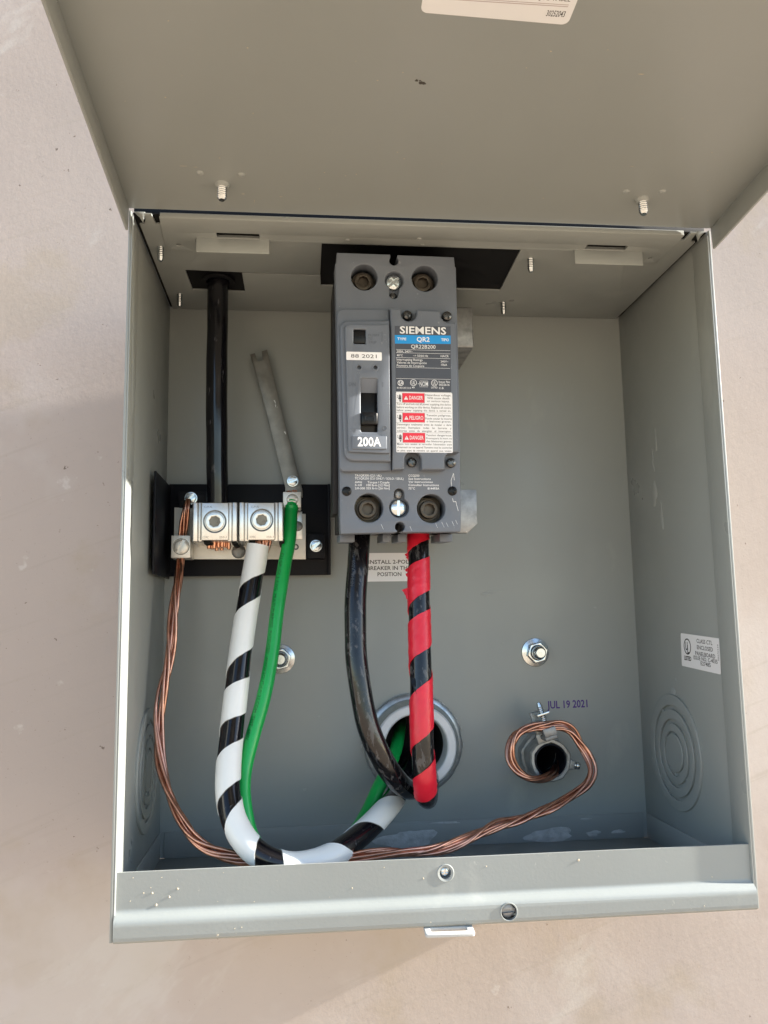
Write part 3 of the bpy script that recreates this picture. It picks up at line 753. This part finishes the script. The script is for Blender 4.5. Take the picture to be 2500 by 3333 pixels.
b = MB().plate(BF, [rr(STICK[0][0], STICK[3][1], STICK[1][0], STICK[0][1], .45)], 8.02, 8.12)
stk = b.build('date_code_sticker', 'label_white', cb, smooth=0)
MB().text(BF, TXT_STICK, 8.16, .0).build('lettering', 'ink_black', stk, smooth=0)
# right module with scalloped screw corners
right = [(-4.7, 36.2), (.3, 36.1), (.4, 34.5)] + arc(4.3, 33.9, 3.9, 190, 350, 12) + [(8.3, 34.5), (8.4, 35.9), (19.8, 35.6), (19.9, 34.4)] + arc(23.8, 33.9, 3.9, 190, 270, 8) + \
    [(27.6, 30.0), (28.4, -33.6)] + arc(25.2, -37.6, 4.0, 90, 172, 8) + [(21.2, -38.4), (21.3, -42.1), (10.1, -42.1), (10.0, -38.0)] + arc(5.9, -37.4, 4.1, 0, 180, 12) + [(1.8, -38.2), (1.7, -42.1), (-4.0, -42.2)]
b = MB().plate(BF, [right], -.2, 6.2, .9, 3)
rc = b.build('right_cover', 'case', cb)
NL = 6.2
b = MB().plate(BF, [NP_DARK], NL + .005, NL + .05)
npd = b.build('nameplate', 'label_dark', cb, smooth=0)
MB().plate(BF, [NP_BLUE], NL + .052, NL + .08).build('blue_band', 'label_blue', npd, smooth=0)
b = MB()
b.text(BF, TXT_BRAND, NL + .09, .018)
b.text(BF, TXT_DARK, NL + .09, .004)
for a, c, v in NP_LINES: b.box(BF, a, c, v - .06, v + .06, NL + .04, NL + .09)
cs = NP_CIRC
for (u, v), r, t in zip(cs, (1.42, 1.6, 1.55), (.24, .22, .22)):
    b.plate(BF, [circ(u, v, r, 28), circ(u, v, r - t, 28)], NL + .04, NL + .09)
b.text(BF, TXT_BLUE, NL + .1, .018)
b.build('lettering', 'ink_white', npd, smooth=0)
u0, v0, u1, v1 = NP_WHITE[3][0], NP_WHITE[3][1], NP_WHITE[1][0], NP_WHITE[1][1]
wp = MB().plate(BF, [rr(u0 - .3, v0, u1 + .2, v1, .5)], NL + .004, NL + .048).build('warning_panel', 'label_white', cb, smooth=0)
b = MB()
for (a, d), (c, e) in NP_REDS: b.box(BF, a, c, e, d, NL + .03, NL + .085)
b.build('red_band', 'label_red', wp, smooth=0)
b = MB()
b.text(BF, TXT_RED, NL + .1, .012)
for u, v in NP_TRI: b.plate(BF, [[(u - 1.0, v - .85), (u + 1.0, v - .85), (u, v + .95)], [(u - .12, v + .4), (u + .12, v + .4), (u + .07, v - .25), (u - .07, v - .25)], circ(u, v - .52, .14, 8)], NL + .06, NL + .1)
b.build('hazard_lettering', 'ink_white', wp, smooth=0)
b = MB()
b.text(BF, [q for q in TXT_WHITE if q[4] > 0], NL + .09, .004)
for a, c, v in NP_WL: b.box(BF, a, c, v - .04, v + .04, NL + .03, NL + .088)
for (a, d), (c, e) in NP_REDS:
    b.box(BF, a - .14, a - .02, e, d, NL + .03, NL + .088).box(BF, c + .02, c + .1, e, d, NL + .03, NL + .088)
for u, v in NP_HAND:
    for k, (x, top) in enumerate(((-.05, 1.25), (.26, 1.6), (.57, 1.5), (.88, 1.1))):
        b.plate(BF, [rr(u + x - .12, v - .6, u + x + .13, v + top, .1, 3)], NL + .05, NL + .09)
    b.plate(BF, [[(u - .1, v - .9), (u + 1.05, v - .9), (u + 1.0, v + .1), (u - .17, v + .1)]], NL + .05, NL + .092)
    b.plate(BF, [[(u - .55, v - .25), (u - .35, v - .05), (u - .05, v - .5), (u - .1, v - .85)]], NL + .05, NL + .091)
    b.plate(BF, [[(u, v - 1.2), (u + .9, v - 1.2), (u + .75, v - 1.9), (u + .25, v - 1.9)]], NL + .05, NL + .09)
    b.plate(BF, [[(u - 1.2, v + 1.3), (u - .7, v + 1.1), (u - .75, v + .5), (u - 1.05, v + .15), (u - .4, v + .2), (u - .4, v + .05), (u - 1.2, v), (u - .9, v + .5), (u - .9, v + .95)]], NL + .05, NL + .09)
b.build('lettering', 'ink_grey', wp, smooth=0)
MB().text(BF, TXT_DECK, .06, .008).build('lettering', 'ink_white', cb, smooth=0)
b = MB()
crack = [(25.2, -43.2), (25.6, -46.0), (24.6, -48.3), (25.0, -44.6)]
for pts in ([(26.6, -43.0), (25.4, -46.5), (25.6, -49.5)], [(26.0, -55.3), (26.4, -57), (27.6, -56.8), (28.4, -60), (28.8, -61.4)], [(26.6, -43.0), (27.0, -46.4)], [(25.6, -49.5), (25.4, -52)]):
    for p, q in zip(pts, pts[1:]):
        d = Vector(q) - Vector(p); nrm = Vector((-d.y, d.x)).normalized() * .1
        b.plate(BF, [[(p[0] + nrm.x, p[1] + nrm.y), (p[0] - nrm.x, p[1] - nrm.y), (q[0] - nrm.x, q[1] - nrm.y), (q[0] + nrm.x, q[1] + nrm.y)]], .01, .06)
for x, y, l in ((17.5, -67.5, 2.2), (20.5, -66.8, 2.6), (22.8, -67.2, 2.0), (25.6, -66.5, 2.4), (27.4, -66, 2), (-9, -68, 2.4), (5, -69, 2)):
    b.plate(BF, [[(x, y), (x + .1, y + .1), (x + l * .5, y - l), (x + l * .5 - .1, y - l)]], .01, .05)
b.build('scratch', 'ink_white', cb, smooth=0)['kind'] = 'stuff'

# ------------------------------------------------------------------ neutral bar on its black moulding
nb = thing('neutral_bar', 'tinned neutral bar with two big set screw lugs on a black plate', 'terminal block', (49, -6, 141))
NF = Fr((0, -6.5, 0))
b = MB().box(NF, 2.6, 95.2, 140.9, 194.1, -1, 1, .3).box(NF, 93.8, 95.3, 140.9, 194.1, .9, 2.6, .3)
b.box(LEFT, -57, -6, 139.4, 192.6, 2.4, 3.6, .3)
b.build('insulator_plate', 'insulator', nb)
def post(x0, x1, z0, z1, y):
    b = MB().box(FRONT, x0, x1, z0, z1, 5.6, y, .4).box(FRONT, x0 + .8, x1 - .8, z0 + 3.8, z1 - .8, y - .2, y + .4, .2)
    return b.build('insulator_post', 'insulator', nb)
post(81.4, 91.6, 149.8, 164.0, 17)
post(9.5, 25.5, 178.5, 188, 17)
phillips(nb, FRONT, 86.6, 156.8, 2.9, 17.4, 'zinc', 2.2, 'screw', slot=True, ang=.75, hexr=2.8)
phillips(nb, FRONT, 16.4, 184.2, 3.0, 17.4, 'zinc', 2.2, 'screw', slot=True, ang=.85, hexr=2.9)
b = MB().plate(FRONT, [[(7.7, 149.6), (80.8, 149.0), (80.8, 174.8), (7.7, 178.6)]], 17.6, 20.6, .3)
b.build('bus_bar', 'alu_dull', nb)
def lug(x0, x1, z0, z1, y0, y1, sx, sz):
    rib = 5.2
    b = MB()
    def pr(a, c, d): # vertical extrusion with rounded front corners
        b.plate(Fr((0, 0, 0), (1, 0, 0), (0, -1, 0)), [rr(a, y0, c, d, 1.0, 4)], -z1, -z0, .25)
    pr(x0 + rib - 1, x1 - rib + 1, y1)
    body = b.build('lug', 'alu', nb)
    b = MB()
    xm = (x0, x0 + rib * .55, x0 + rib)
    for a, c, d in ((x0, x0 + 2.9, y1 - .9), (x0 + 2.75, x0 + rib + .1, y1 - 1.7), (x1 - 2.9, x1, y1 - .9), (x1 - rib - .1, x1 - 2.75, y1 - 1.7)):
        b.plate(Fr((0, 0, 0), (1, 0, 0), (0, -1, 0)), [rr(a, y0 - .4, c, d, .8, 4)], -z1 - .4, -z0 + .5, .3)
    b.build('lug_rib', 'alu', body)
    b = MB().lathe(FRONT, [(6.15, y1 - .05), (6.1, y1 + .2), (5.55, y1 + .2), (5.3, y1 + .05)], 44, sx, sz)
    b.build('thread_ring', 'zinc_dark', body)
    b = MB().plate(FRONT, [circ(sx, sz, 4.95, 40), [(sx + (2.95 if k % 2 else 2.6) * math.cos(k * math.pi / 8 + .2), sz + (2.95 if k % 2 else 2.6) * math.sin(k * math.pi / 8 + .2)) for k in range(16)]], y1 + .1, y1 + .9, .35, 2)
    s = b.build('set_screw', 'alu', body)
    b = MB().lathe(FRONT, [(0, y1 + .16), (3.4, y1 + .16)], 20, sx, sz).lathe(FRONT, [(0, y1 + .5), (.42, y1 + .4), (.5, y1 + .17)], 10, sx + 1.2, sz - .6)
    b.build('socket_floor', 'alu_dark', s)  # darker metal colour stands in for the shade of a deeper socket
    b = MB()
    b.text(FRONT, [('CU9 AL', sx - 5.6, sx - 1.4, z1 - 2.6, 1.1), ('250-1', sx + 2.4, sx + 6.2, z0 + .9, 1.1), ('CMC', sx - 6.2, sx - 3, z0 + .9, 1.1)], y1 + .03)
    b.build('stamped_lettering', 'alu_dark', body, smooth=0)
lug(21.2, 44.6, 157.2, 176.8, 20.4, 50, 33.0, 166.9)
lug(45.4, 68.8, 157.2, 176.8, 20.4, 50, 57.4, 167.6)
def small_lug(x0, x1, z0, z1, y0, y1, r, ang, mat='alu_dull'):
    b = MB().box(FRONT, x0, x1, z0, z1, y0, y1, .35)
    o = b.build('small_lug', mat, nb)
    cx, cz = (x0 + x1) / 2 + .2, (z0 + z1) / 2
    MB().lathe(FRONT, [(r * 1.12, y1 - .05), (r * 1.1, y1 + .12), (r, y1 + .12), (r, y1 - .05)], 32, cx, cz).build('thread_ring', 'alu_dark', o)
    phillips(o, FRONT, cx, cz, r * .98, y1 - .3, mat, 1.15, 'slot_screw', slot=True, ang=ang)
small_lug(8.8, 18.9, 149.0, 161.1, 20.4, 37, 4.0, 1.15)
b = MB().plate(FRONT, [[(71.5, 160.5), (79, 160.3), (78.8, 176), (72, 176.2)]], 20.5, 22, .25)
b.build('strap_tail', 'alu', nb)
small_lug(68.3, 78.2, 176.2, 184.8, 24, 37, 2.85, .0)
phillips(nb, FRONT, 43.4, 153.6, 3.9, 20.4, 'galv', 2.6, 'screw', both=True, ang=.03)
phillips(nb, FRONT, 76.2, 167.6, 2.9, 21.8, 'galv', 1.8, 'screw')
MB().lathe(FRONT, [(1.7, 20.4), (1.7, 20.8), (.9, 20.75), (.9, 20.4)], 20, 75.2, 156.0).build('bar_hole', 'zinc_dark', nb)
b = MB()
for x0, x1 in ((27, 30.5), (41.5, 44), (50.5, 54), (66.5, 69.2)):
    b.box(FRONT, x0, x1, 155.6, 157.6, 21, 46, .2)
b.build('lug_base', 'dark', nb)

st = MB().plate(Fr((0, -9, 0)), [[(48.4, 271.6), (51.3, 272.5), (52.9, 267.3), (55.9, 268.2), (55.2, 273.7), (58.4, 274.8), (66.2, 241.6), (79.2, 190), (79.2, 186), (69.2, 186), (69.0, 192), (57.2, 240)]], -.7, .7, .2)
strap = st.build('bonding_strap', 'steel_strap', None, loc=(64, -9, 190))
tag(strap, 'thin notched metal strap leaning against the back of the box', 'metal strap')
phillips(strap, FRONT, 73.4, 195.4, 2.9, 10, 'zinc', 2.0, 'strap_screw', slot=True, ang=.35, hexr=2.7)

# ------------------------------------------------------------------ cables
def tape(P, table, r, th=.22, par=0, wr=.0):
    """helical wrap: table of (start, end) distances at successive half turns; angle 0 = left silhouette"""
    b = MB(); V = []; Fc = []
    N = 14; n = 0
    for i in range(len(table) - 1):
        for k in range(N):
            f = k / N
            s0 = table[i][0] * (1 - f) + table[i + 1][0] * f
            s1 = table[i][1] * (1 - f) + table[i + 1][1] * f
            ang = math.pi * (1 - par - i - f)
            jag = math.sin(n * 1.7) * .12 + math.sin(n * .61 + 2) * .18
            for q, (t, rad) in enumerate([(0, r)] + [(j / 12, r + th) for j in range(13)] + [(1, r)]):
                s = s0 + (s1 - s0) * t + (jag if q > 12 else -jag * .5 if q < 2 else 0)
                if 0 < q < 14: rad += wr * (math.sin(s * 1.3 + 2.1 * math.sin(ang * 2 + s * .11)) * math.sin(ang * 1.5 + s * .37) + .6 * math.sin(s * 2.7 + ang * 3))
                V.append(P.at(s, ang, rad))
            n += 1
    for i in range(n - 1):
        for q in range(14):
            Fc.append((i * 15 + q, i * 15 + q + 1, (i + 1) * 15 + q + 1, (i + 1) * 15 + q))
    b.add(V, Fc)
    return b
def wob(sd, amp):
    return lambda s, t: amp * (math.sin(s * .21 + sd + math.cos(t)) + .6 * math.sin(s * .083 + 2 * t + sd))
def strands(parent, P, n, rad, lay, R0, mat, d0, d1, rs, name='strand', flare=None):
    q = random.Random(rs)
    for k in range(n):
        pts = []
        ph = 2 * math.pi * k / max(1, n - 1) if k else 0
        base = 0 if k == 0 else R0
        a1, a2 = q.uniform(0, 6), q.uniform(0, 6)
        m = max(3, int((d1 - d0) / 2.2))
        for i in range(m + 1):
            s = d0 + (d1 - d0) * i / m
            a = ph + 2 * math.pi * s / lay + .6 * math.sin(s * .045 + a1)
            rr_ = base * (1 + .3 * math.sin(s * .055 + a2)) * (flare(s) if flare else 1)
            pts.append(P.at(s, a, rr_))
        T = Path(pts, 2.2)
        MB().tube(T, rad, 8, wob=None).build(name, mat, parent, smooth=60)

c = thing('incoming_cable', 'thick glossy black cable dropping straight from the box ceiling into the left lug', 'cable', (32.6, -43, 302))
Pth = Path(PATH_INCABLE, 3)
MB().tube(Pth, 5.75, 28, wob=wob(1, .012)).build('jacket', 'cable', c, smooth=60)
cp = Path([(33.2, -37, 163), (33.2, -37, 153.8)], 2, ref=(-1, 0, 0))
rndc = random.Random(5)
for k in range(15):
    a = k * 2.4; rad = 1.28 * math.sqrt(k + .4)
    x, y = 33.4 + rad * math.cos(a) * 1.25, -33.5 + rad * math.sin(a) * .75
    z = 153.2 + rndc.uniform(0, 1.6)
    MB().lathe(Fr((0, 0, 0), (1, 0, 0), (0, 1, 0)), [(1.05, 160), (1.05, z + .2), (.85, z), (0, z)], 12, x, y).build('strand', 'copper_cut', c, smooth=50)
MB().lathe(RF, [(9.2, -.2), (9.0, .8), (6.6, .8), (6.4, -2)], 40, 32.6, 43.5).build('grommet', 'barrier', c)

c = thing('white_striped_cable', 'thick black cable spirally wrapped in white tape, looping along the box bottom', 'cable', (56, -42, 150))
Pth = Path(PATH_WHITE, 2)
MB().tube(Pth, 5.55, 32, wob=wob(2, .008)).build('jacket', 'cable', c, smooth=60)
tape(Pth, [(a - .3, e + .3) for a, e in TAPE_WHITE[:-2]], 5.57, .2, wr=.02).build('tape_edge', 'tape_edge', c, smooth=50)
tape(Pth, TAPE_WHITE[:-2], 5.6, .38, wr=.035).build('tape', 'white_tape', c, smooth=50)
for k in range(9):
    x = 52.4 + k * 1.12
    q = random.Random(k)
    pp = Path([(x, -41 - q.uniform(0, 3.6), 163), (x - .1 + q.uniform(-.3, .3), -42 - q.uniform(0, 3.4), 156), (x * .8 + 10.6, -43.5, 150)], 1.5)
    MB().tube(pp, .8, 8).build('strand', 'copper', c, smooth=60)

c = thing('green_wire', 'green insulated ground wire hanging from the small right hand lug', 'wire', (73, -34, 180))
Pth = Path(PATH_GREEN, 2)
MB().tube(Pth, 3.6, 22, wob=wob(4, .012)).build('jacket', 'green', c, smooth=60)
MB().lathe(Fr((72.9, -35.5, 175.5), (1, 0, 0), (0, -1, -.05)), [(3.8, -2), (3.75, .8), (3.3, 1.0), (0, 1)], 24).build('jacket_end', 'green', c)
for k in range(6):
    x = 70.6 + k * .95
    q = random.Random(k + 30)
    MB().tube(Path([(x, -29 - q.uniform(0, 2), 180), (x + .1, -30, 185), (x + q.uniform(-.5, .5), -30.5, 186.6 + q.uniform(-.3, .6))], 1), .5, 7).build('strand', 'copper', c, smooth=60)
def wrap_text(P, s0, t, h, rad, a0, bold=0., flip=False):
    """print running along a wire: returns an MB with the letters laid on the jacket"""
    me = text_mesh(t, bold)
    b = MB()
    x0 = min(v.co.x for v in me.vertices)
    V = []
    for v in me.vertices:
        V.append(P.at(s0 + (v.co.x - x0) * h, a0 + v.co.y * h / rad, rad + .03))
    b.add(V, [tuple(p.vertices) for p in me.polygons])
    bpy.data.meshes.remove(me)
    return b
wrap_text(Pth, 32, 'CU GAUGE 3 AWG  MULTI-PURPOSE  PATENTED  WWW.SOUTHWIRE.COM  TEST  600V', 1.7, 3.65, .75).build('printed_lettering', 'ink_green', c, smooth=0)

c = thing('black_cable', 'plain black scuffed cable hanging from the left pole of the breaker', 'cable', (108, -62, 156))
Pth = Path(PATH_BLACK, 2)
MB().tube(Pth, 5.45, 30, wob=wob(5, .012)).build('jacket', 'cable_scuffed', c, smooth=60)
wrap_text(Pth, 9, '2/0 AWG  600V  THHN', 1.7, 5.5, .95).build('printed_lettering', 'ink_faint', c, smooth=0)

c = thing('red_striped_cable', 'black cable spirally wrapped in torn red tape on the right breaker pole', 'cable', (139, -62, 156))
Pth = Path(PATH_RED, 2)
MB().tube(Pth, lambda s: 5.4 - .9 * min(1, max(0, (s - 136) / 10)), 30, wob=lambda s, t: .012 * math.sin(s * .21 + math.cos(t)) + (.03 * math.sin(s * 1.9 + 3 * t) if s > 138 else 0)).build('jacket', 'cable_scuffed', c, smooth=60)
tape(Pth, TAPE_RED, 5.5, .42, wr=.13).build('tape', 'red_tape', c, smooth=50)
b = MB()
q = random.Random(11)
for s, a, l in ((15.5, .1, 1.6), (17, .2, 1.2), (23.5, .0, 1.5), (26.5, .15, 1.3), (34.2, .05, 3.2), (36.5, .1, 2.2), (38, .2, 1.4)):
    base = [Pth.at(s - 1.1, a, 5.6), Pth.at(s + 1.1, a, 5.6)]
    t1 = Pth.at(s - .3 + q.uniform(-.8, .8), a - .12, 5.6 + l)
    t2 = Pth.at(s + .7 + q.uniform(-.8, .8), a - .06, 5.6 + l * .7)
    dv = Vector((0, .25, .1))
    V = base + [t2, t1]
    b.add(V + [v + dv for v in V], [(0, 1, 2, 3), (7, 6, 5, 4), (0, 3, 7, 4), (3, 2, 6, 7), (2, 1, 5, 6)])
b.build('torn_flap', 'red_tape', c, smooth=0)
# the gouge in the jacket
b = MB()
for k in range(7):
    f = k / 6
    pts = [Pth.at(76.5 + 9 * f, 0.35 + .9 * f + .25 * math.sin(5 * f), 5.5), Pth.at(78.2 + 8.6 * f, .35 + .75 * f, 6.0 + .4 * math.sin(3.1 * f))]
    b.add(pts, [])
vs = list(b.bm.verts)
for k in range(6): b.bm.faces.new([vs[2 * k], vs[2 * k + 1], vs[2 * k + 3], vs[2 * k + 2]])
b.build('jacket_tear', 'black_plastic', c, smooth=60)

c = thing('copper_wire', 'bare stranded copper ground wire sweeping along the bottom and looping to the bushing', 'wire', (14, -35, 150))
Pth = Path(PATH_COPPER, 2, ref=(-1, 0, 0))
end = Pth.L[-1]
strands(c, Pth, 7, .86, 88, 1.78, 'copper', 0, end - 3, 21, flare=lambda s: .42 + .58 * min(1, s / 14) if s < 14 else 1)

# ------------------------------------------------------------------ conduit hub and bonding bushing
h = thing('conduit_hub', 'large galvanised conduit hub with a grey ring where the thick cables leave', 'conduit fitting', (HUB[0], 0, HUB[1]))
notch = lambda a: 1 - .012 * max(0, math.sin(a * 9)) ** 8
MB().lathe(FRONT, [(19.8, .02), (28.4, .02), (28.6, 1), (28.3, 3.6), (27.2, 4.6), (25.4, 5.0)], 144, HUB[0], HUB[1], notch).build('locknut', 'zinc_rough', h)
b = MB()
q = random.Random(4)
for k in range(16):
    a = q.choice((q.uniform(.2, 1.3), q.uniform(2.8, 3.6), q.uniform(-.4, .8)))
    rr_ = q.uniform(28.4, 29.8)
    b.box(Fr((HUB[0] + rr_ * math.cos(a), 0, HUB[1] + rr_ * math.sin(a)), (-math.sin(a), 0, math.cos(a)), (-math.cos(a), 0, -math.sin(a))), -q.uniform(.3, 1.6), q.uniform(.3, 1.4), -.3, q.uniform(.2, .6), .02, q.uniform(.3, .8), .1)
b.build('paint_flake', 'tab', h)['kind'] = 'stuff'
MB().lathe(FRONT, [(25.8, 4.4), (25.6, 7.4), (24.6, 10), (22.9, 12.6)], 64, HUB[0], HUB[1]).build('bevel_ring', 'zinc', h)
MB().lathe(FRONT, [(23.2, 12.0), (23.0, 13.4), (22.2, 14.1), (18.6, 14.1), (17.9, 13.6), (17.5, 12.2), (17.4, 2)], 64, HUB[0], HUB[1]).build('throat_ring', 'hubring', h)
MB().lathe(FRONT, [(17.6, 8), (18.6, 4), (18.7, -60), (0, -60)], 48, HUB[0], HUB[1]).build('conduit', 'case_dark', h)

g = thing('grounding_bushing', 'small cast grounding bushing with a clamp lug that holds the copper loop', 'conduit fitting', (BUSH[0], 0, BUSH[1]))
ta = R(-4)
GF = Fr((BUSH[0], 0, BUSH[1]))
lob = lambda a: 1 + .05 * max(0, math.sin(a * 5 + .4)) ** 4
MB().lathe(GF, [(8.8, .02), (13.2, .02), (13.4, 1), (13.2, 5.2), (12.8, 6), (11.4, 6.2)], 72, sq=lambda a: 1 + .05 * (1 if math.sin(a * 7) > .6 else 0)).build('locknut', 'cast', g)
MB().lathe(GF, [(11.6, 6.0), (11.6, 16.5), (11.9, 17), (11.7, 19.2), (11.0, 20), (9.6, 20), (9.0, 19.2)], 64, sq=lob).build('bushing_body', 'cast', g)
MB().lathe(GF, [(9.2, 19.6), (8.4, 19.9), (8.0, 19), (8.0, 4), (8.4, 2)], 40).build('throat', 'insulator', g)
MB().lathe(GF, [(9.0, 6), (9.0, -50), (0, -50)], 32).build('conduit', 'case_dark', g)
KF = Fr((BUSH[0], -23, BUSH[1]), (math.cos(R(16)), 0, math.sin(R(16))), (-math.sin(R(16)), 0, math.cos(R(16))))
b = MB().box(KF, -4.2, 3.6, 10.6, 16, -5, -1.5, .4).box(KF, -3.6, 2.6, 13, 28.2, -4.6, -2.6, .4)
b.build('lug_arm', 'cast', g)
b = MB().box(KF, -2.3, 5.0, 26.9, 28.1, -3, 8.0, .3)
b.build('lug_top', 'zinc', g)
TF = Fr(KF(1.4, 0, 3.6), KF.u, -KF.w)      # w of this frame = along the clamp screw
b = MB().thread(Fr(KF(1.4, 19.4, 3.8), KF.u, -KF.w), 1.75, 0, 14.2, 1.0, 0, 0, 16, 2.0)
b.build('clamp_screw', 'zinc', g)
b = MB().box(KF, -2.2, 5.2, 15.0, 19.8, 5.9, 9.4, .5).box(KF, -2.0, 5.0, 12.8, 15.2, -2, 8.2, .4)
b.build('clamp_saddle', 'galv', g)
SF = Fr((BUSH[0], -16, BUSH[1]), (0, 1, 0), (math.sin(R(14)), 0, math.cos(R(14))))
b = MB().box(Fr((BUSH[0], -16, BUSH[1]), (math.cos(R(14)), 0, -math.sin(R(14))), (math.sin(R(14)), 0, math.cos(R(14)))), 10.8, 14.6, -2.6, 2.6, -3, 3, .5)
b.build('screw_boss', 'cast', g)
SX = Fr(Vector((BUSH[0], -16, BUSH[1])) + Vector((math.cos(R(14)), 0, -math.sin(R(14)))) * 14.6, (math.sin(R(14)), 0, math.cos(R(14))), (0, 1, 0))
if SX.w.x < 0: SX = Fr(SX.o, (0, 1, 0), (math.sin(R(14)), 0, math.cos(R(14))))
b = MB().lathe(SX, [(0, -.5), (1.3, -.5), (1.3, 1.2), (2.1, 1.4), (2.2, 2.4), (1.9, 3.6), (1.0, 4.0), (0, 4.05)], 24)
b.build('side_screw', 'zinc', g)

# ------------------------------------------------------------------ mounting nuts
def nut(x, z, label, grp):
    t = thing('mounting_nut', label, 'nut', (x, 0, z), grp)
    N_ = Fr((x, 0, z))
    MB().lathe(N_, [(0, .02), (8.3, .02), (8.4, .5), (8.2, 1.0), (6.6, 1.5), (5.4, 1.9)], 40).build('washer', 'zinc', t)
    b = MB().plate(N_, [circ(0, 0, 6.4, 6, .25), circ(0, 0, 4.2, 24)], 1.5, 6.4, .55, 2)
    b.build('hex_nut', 'zinc', t)
    b = MB().lathe(N_, [(0, 1), (4.0, 1), (4.0, 7.4), (3.85, 9.6), (3.6, 10.2), (3.05, 10.6), (2.95, 11.9), (2.6, 12.2), (0, 12.2)], 28)
    b.plate(N_, [rr(-1.1, -1.3, .9, 1.3, .2), rr(-.7, -.9, .5, .9, .15)], 12.15, 12.3)
    b.build('bolt_end', 'zinc', t)
nut(216.8, 94.0, 'zinc mounting bolt and flanged nut alone on the right of the back panel', 'mounting bolts through the back panel')
nut(66.3, 93.2, 'zinc mounting bolt and nut half hidden behind the green wire', 'mounting bolts through the back panel')

# ------------------------------------------------------------------ stickers and stamp
b = MB().plate(FRONT, [rr(112, 137.1, 150.5, 154, .8)], .03, .15)
pl = b.build('position_sticker', 'label_white', None, loc=(131, 0, 137), smooth=0)
tag(pl, 'white sticker on the back panel about the two pole breaker position', 'sticker')
q = POS_TXT
hh = q[6][2] - q[0][2]
b = MB().text(FRONT, [('INSTALL 2-POLE', q[0][0], q[1][0], q[0][2], hh), ('BREAKER IN THIS', q[2][0], q[3][0], q[2][2], hh), ('POSITION', q[4][0], q[5][0], q[4][2], hh)], .18, .012)
b.build('lettering', 'ink_black', pl, smooth=0)
b = MB().text(Fr((0, 0, 0), (1, 0, .012), (-.012, 0, 1)), [('JUL 19 2021', 223.5, 248.2, 58.4, 4.2)], .03, .02)
ds = b.build('date_stamp', 'ink_purple', None, loc=(236, 0, 60), smooth=0)
tag(ds, 'purple ink date stamp on the back panel above the bushing', 'ink stamp')
UF = Fr((279.9, -59.6, 104.9), (0, -1, -.055), (0, -.05, 1))
b = MB().plate(UF, [rr(0, -17.3, 41.0, 0, .9)], .05, .15)
us = b.build('listing_sticker', 'label_white', None, loc=(280, -80, 86), smooth=0)
tag(us, 'white certification sticker on the right inner wall of the box', 'sticker')
WU, HU = 41., 17.3
b = MB()
def line(t, u, v, w_, h_): return (t, (u - w_ / 2) * WU, (u + w_ / 2) * WU, -(v + h_ / 2) * HU, h_ * HU)
b.text(UF, [line('CLASS CTL', .63, .16, .40, .115), line('ENCLOSED', .635, .345, .40, .115), line('PANELBOARD', .635, .53, .50, .115), line('ISSUE NO. C-4035', .635, .665, .60, .11), line('E27485', .64, .80, .25, .11)], .18, .012)
b.text(UF, [line('LISTED', .175, .735, .19, .12)], .18, .04)
b.text(UF, [line('U', .15, .37, .065, .24), line('L', .20, .46, .055, .24)], .18, .02)
b.plate(UF, [circ(.175 * WU, -.38 * HU, 4.0, 32, 0, 4.2), circ(.175 * WU, -.38 * HU, 3.35, 32, 0, 3.55)], .1, .18)
b.text(Fr(UF(39.9, -11, 0), -UF.v * -1, UF.u * -1), [('30270239', 0, 8, 0, 1.1)], .18)
b.build('lettering', 'ink_black', us, smooth=0)
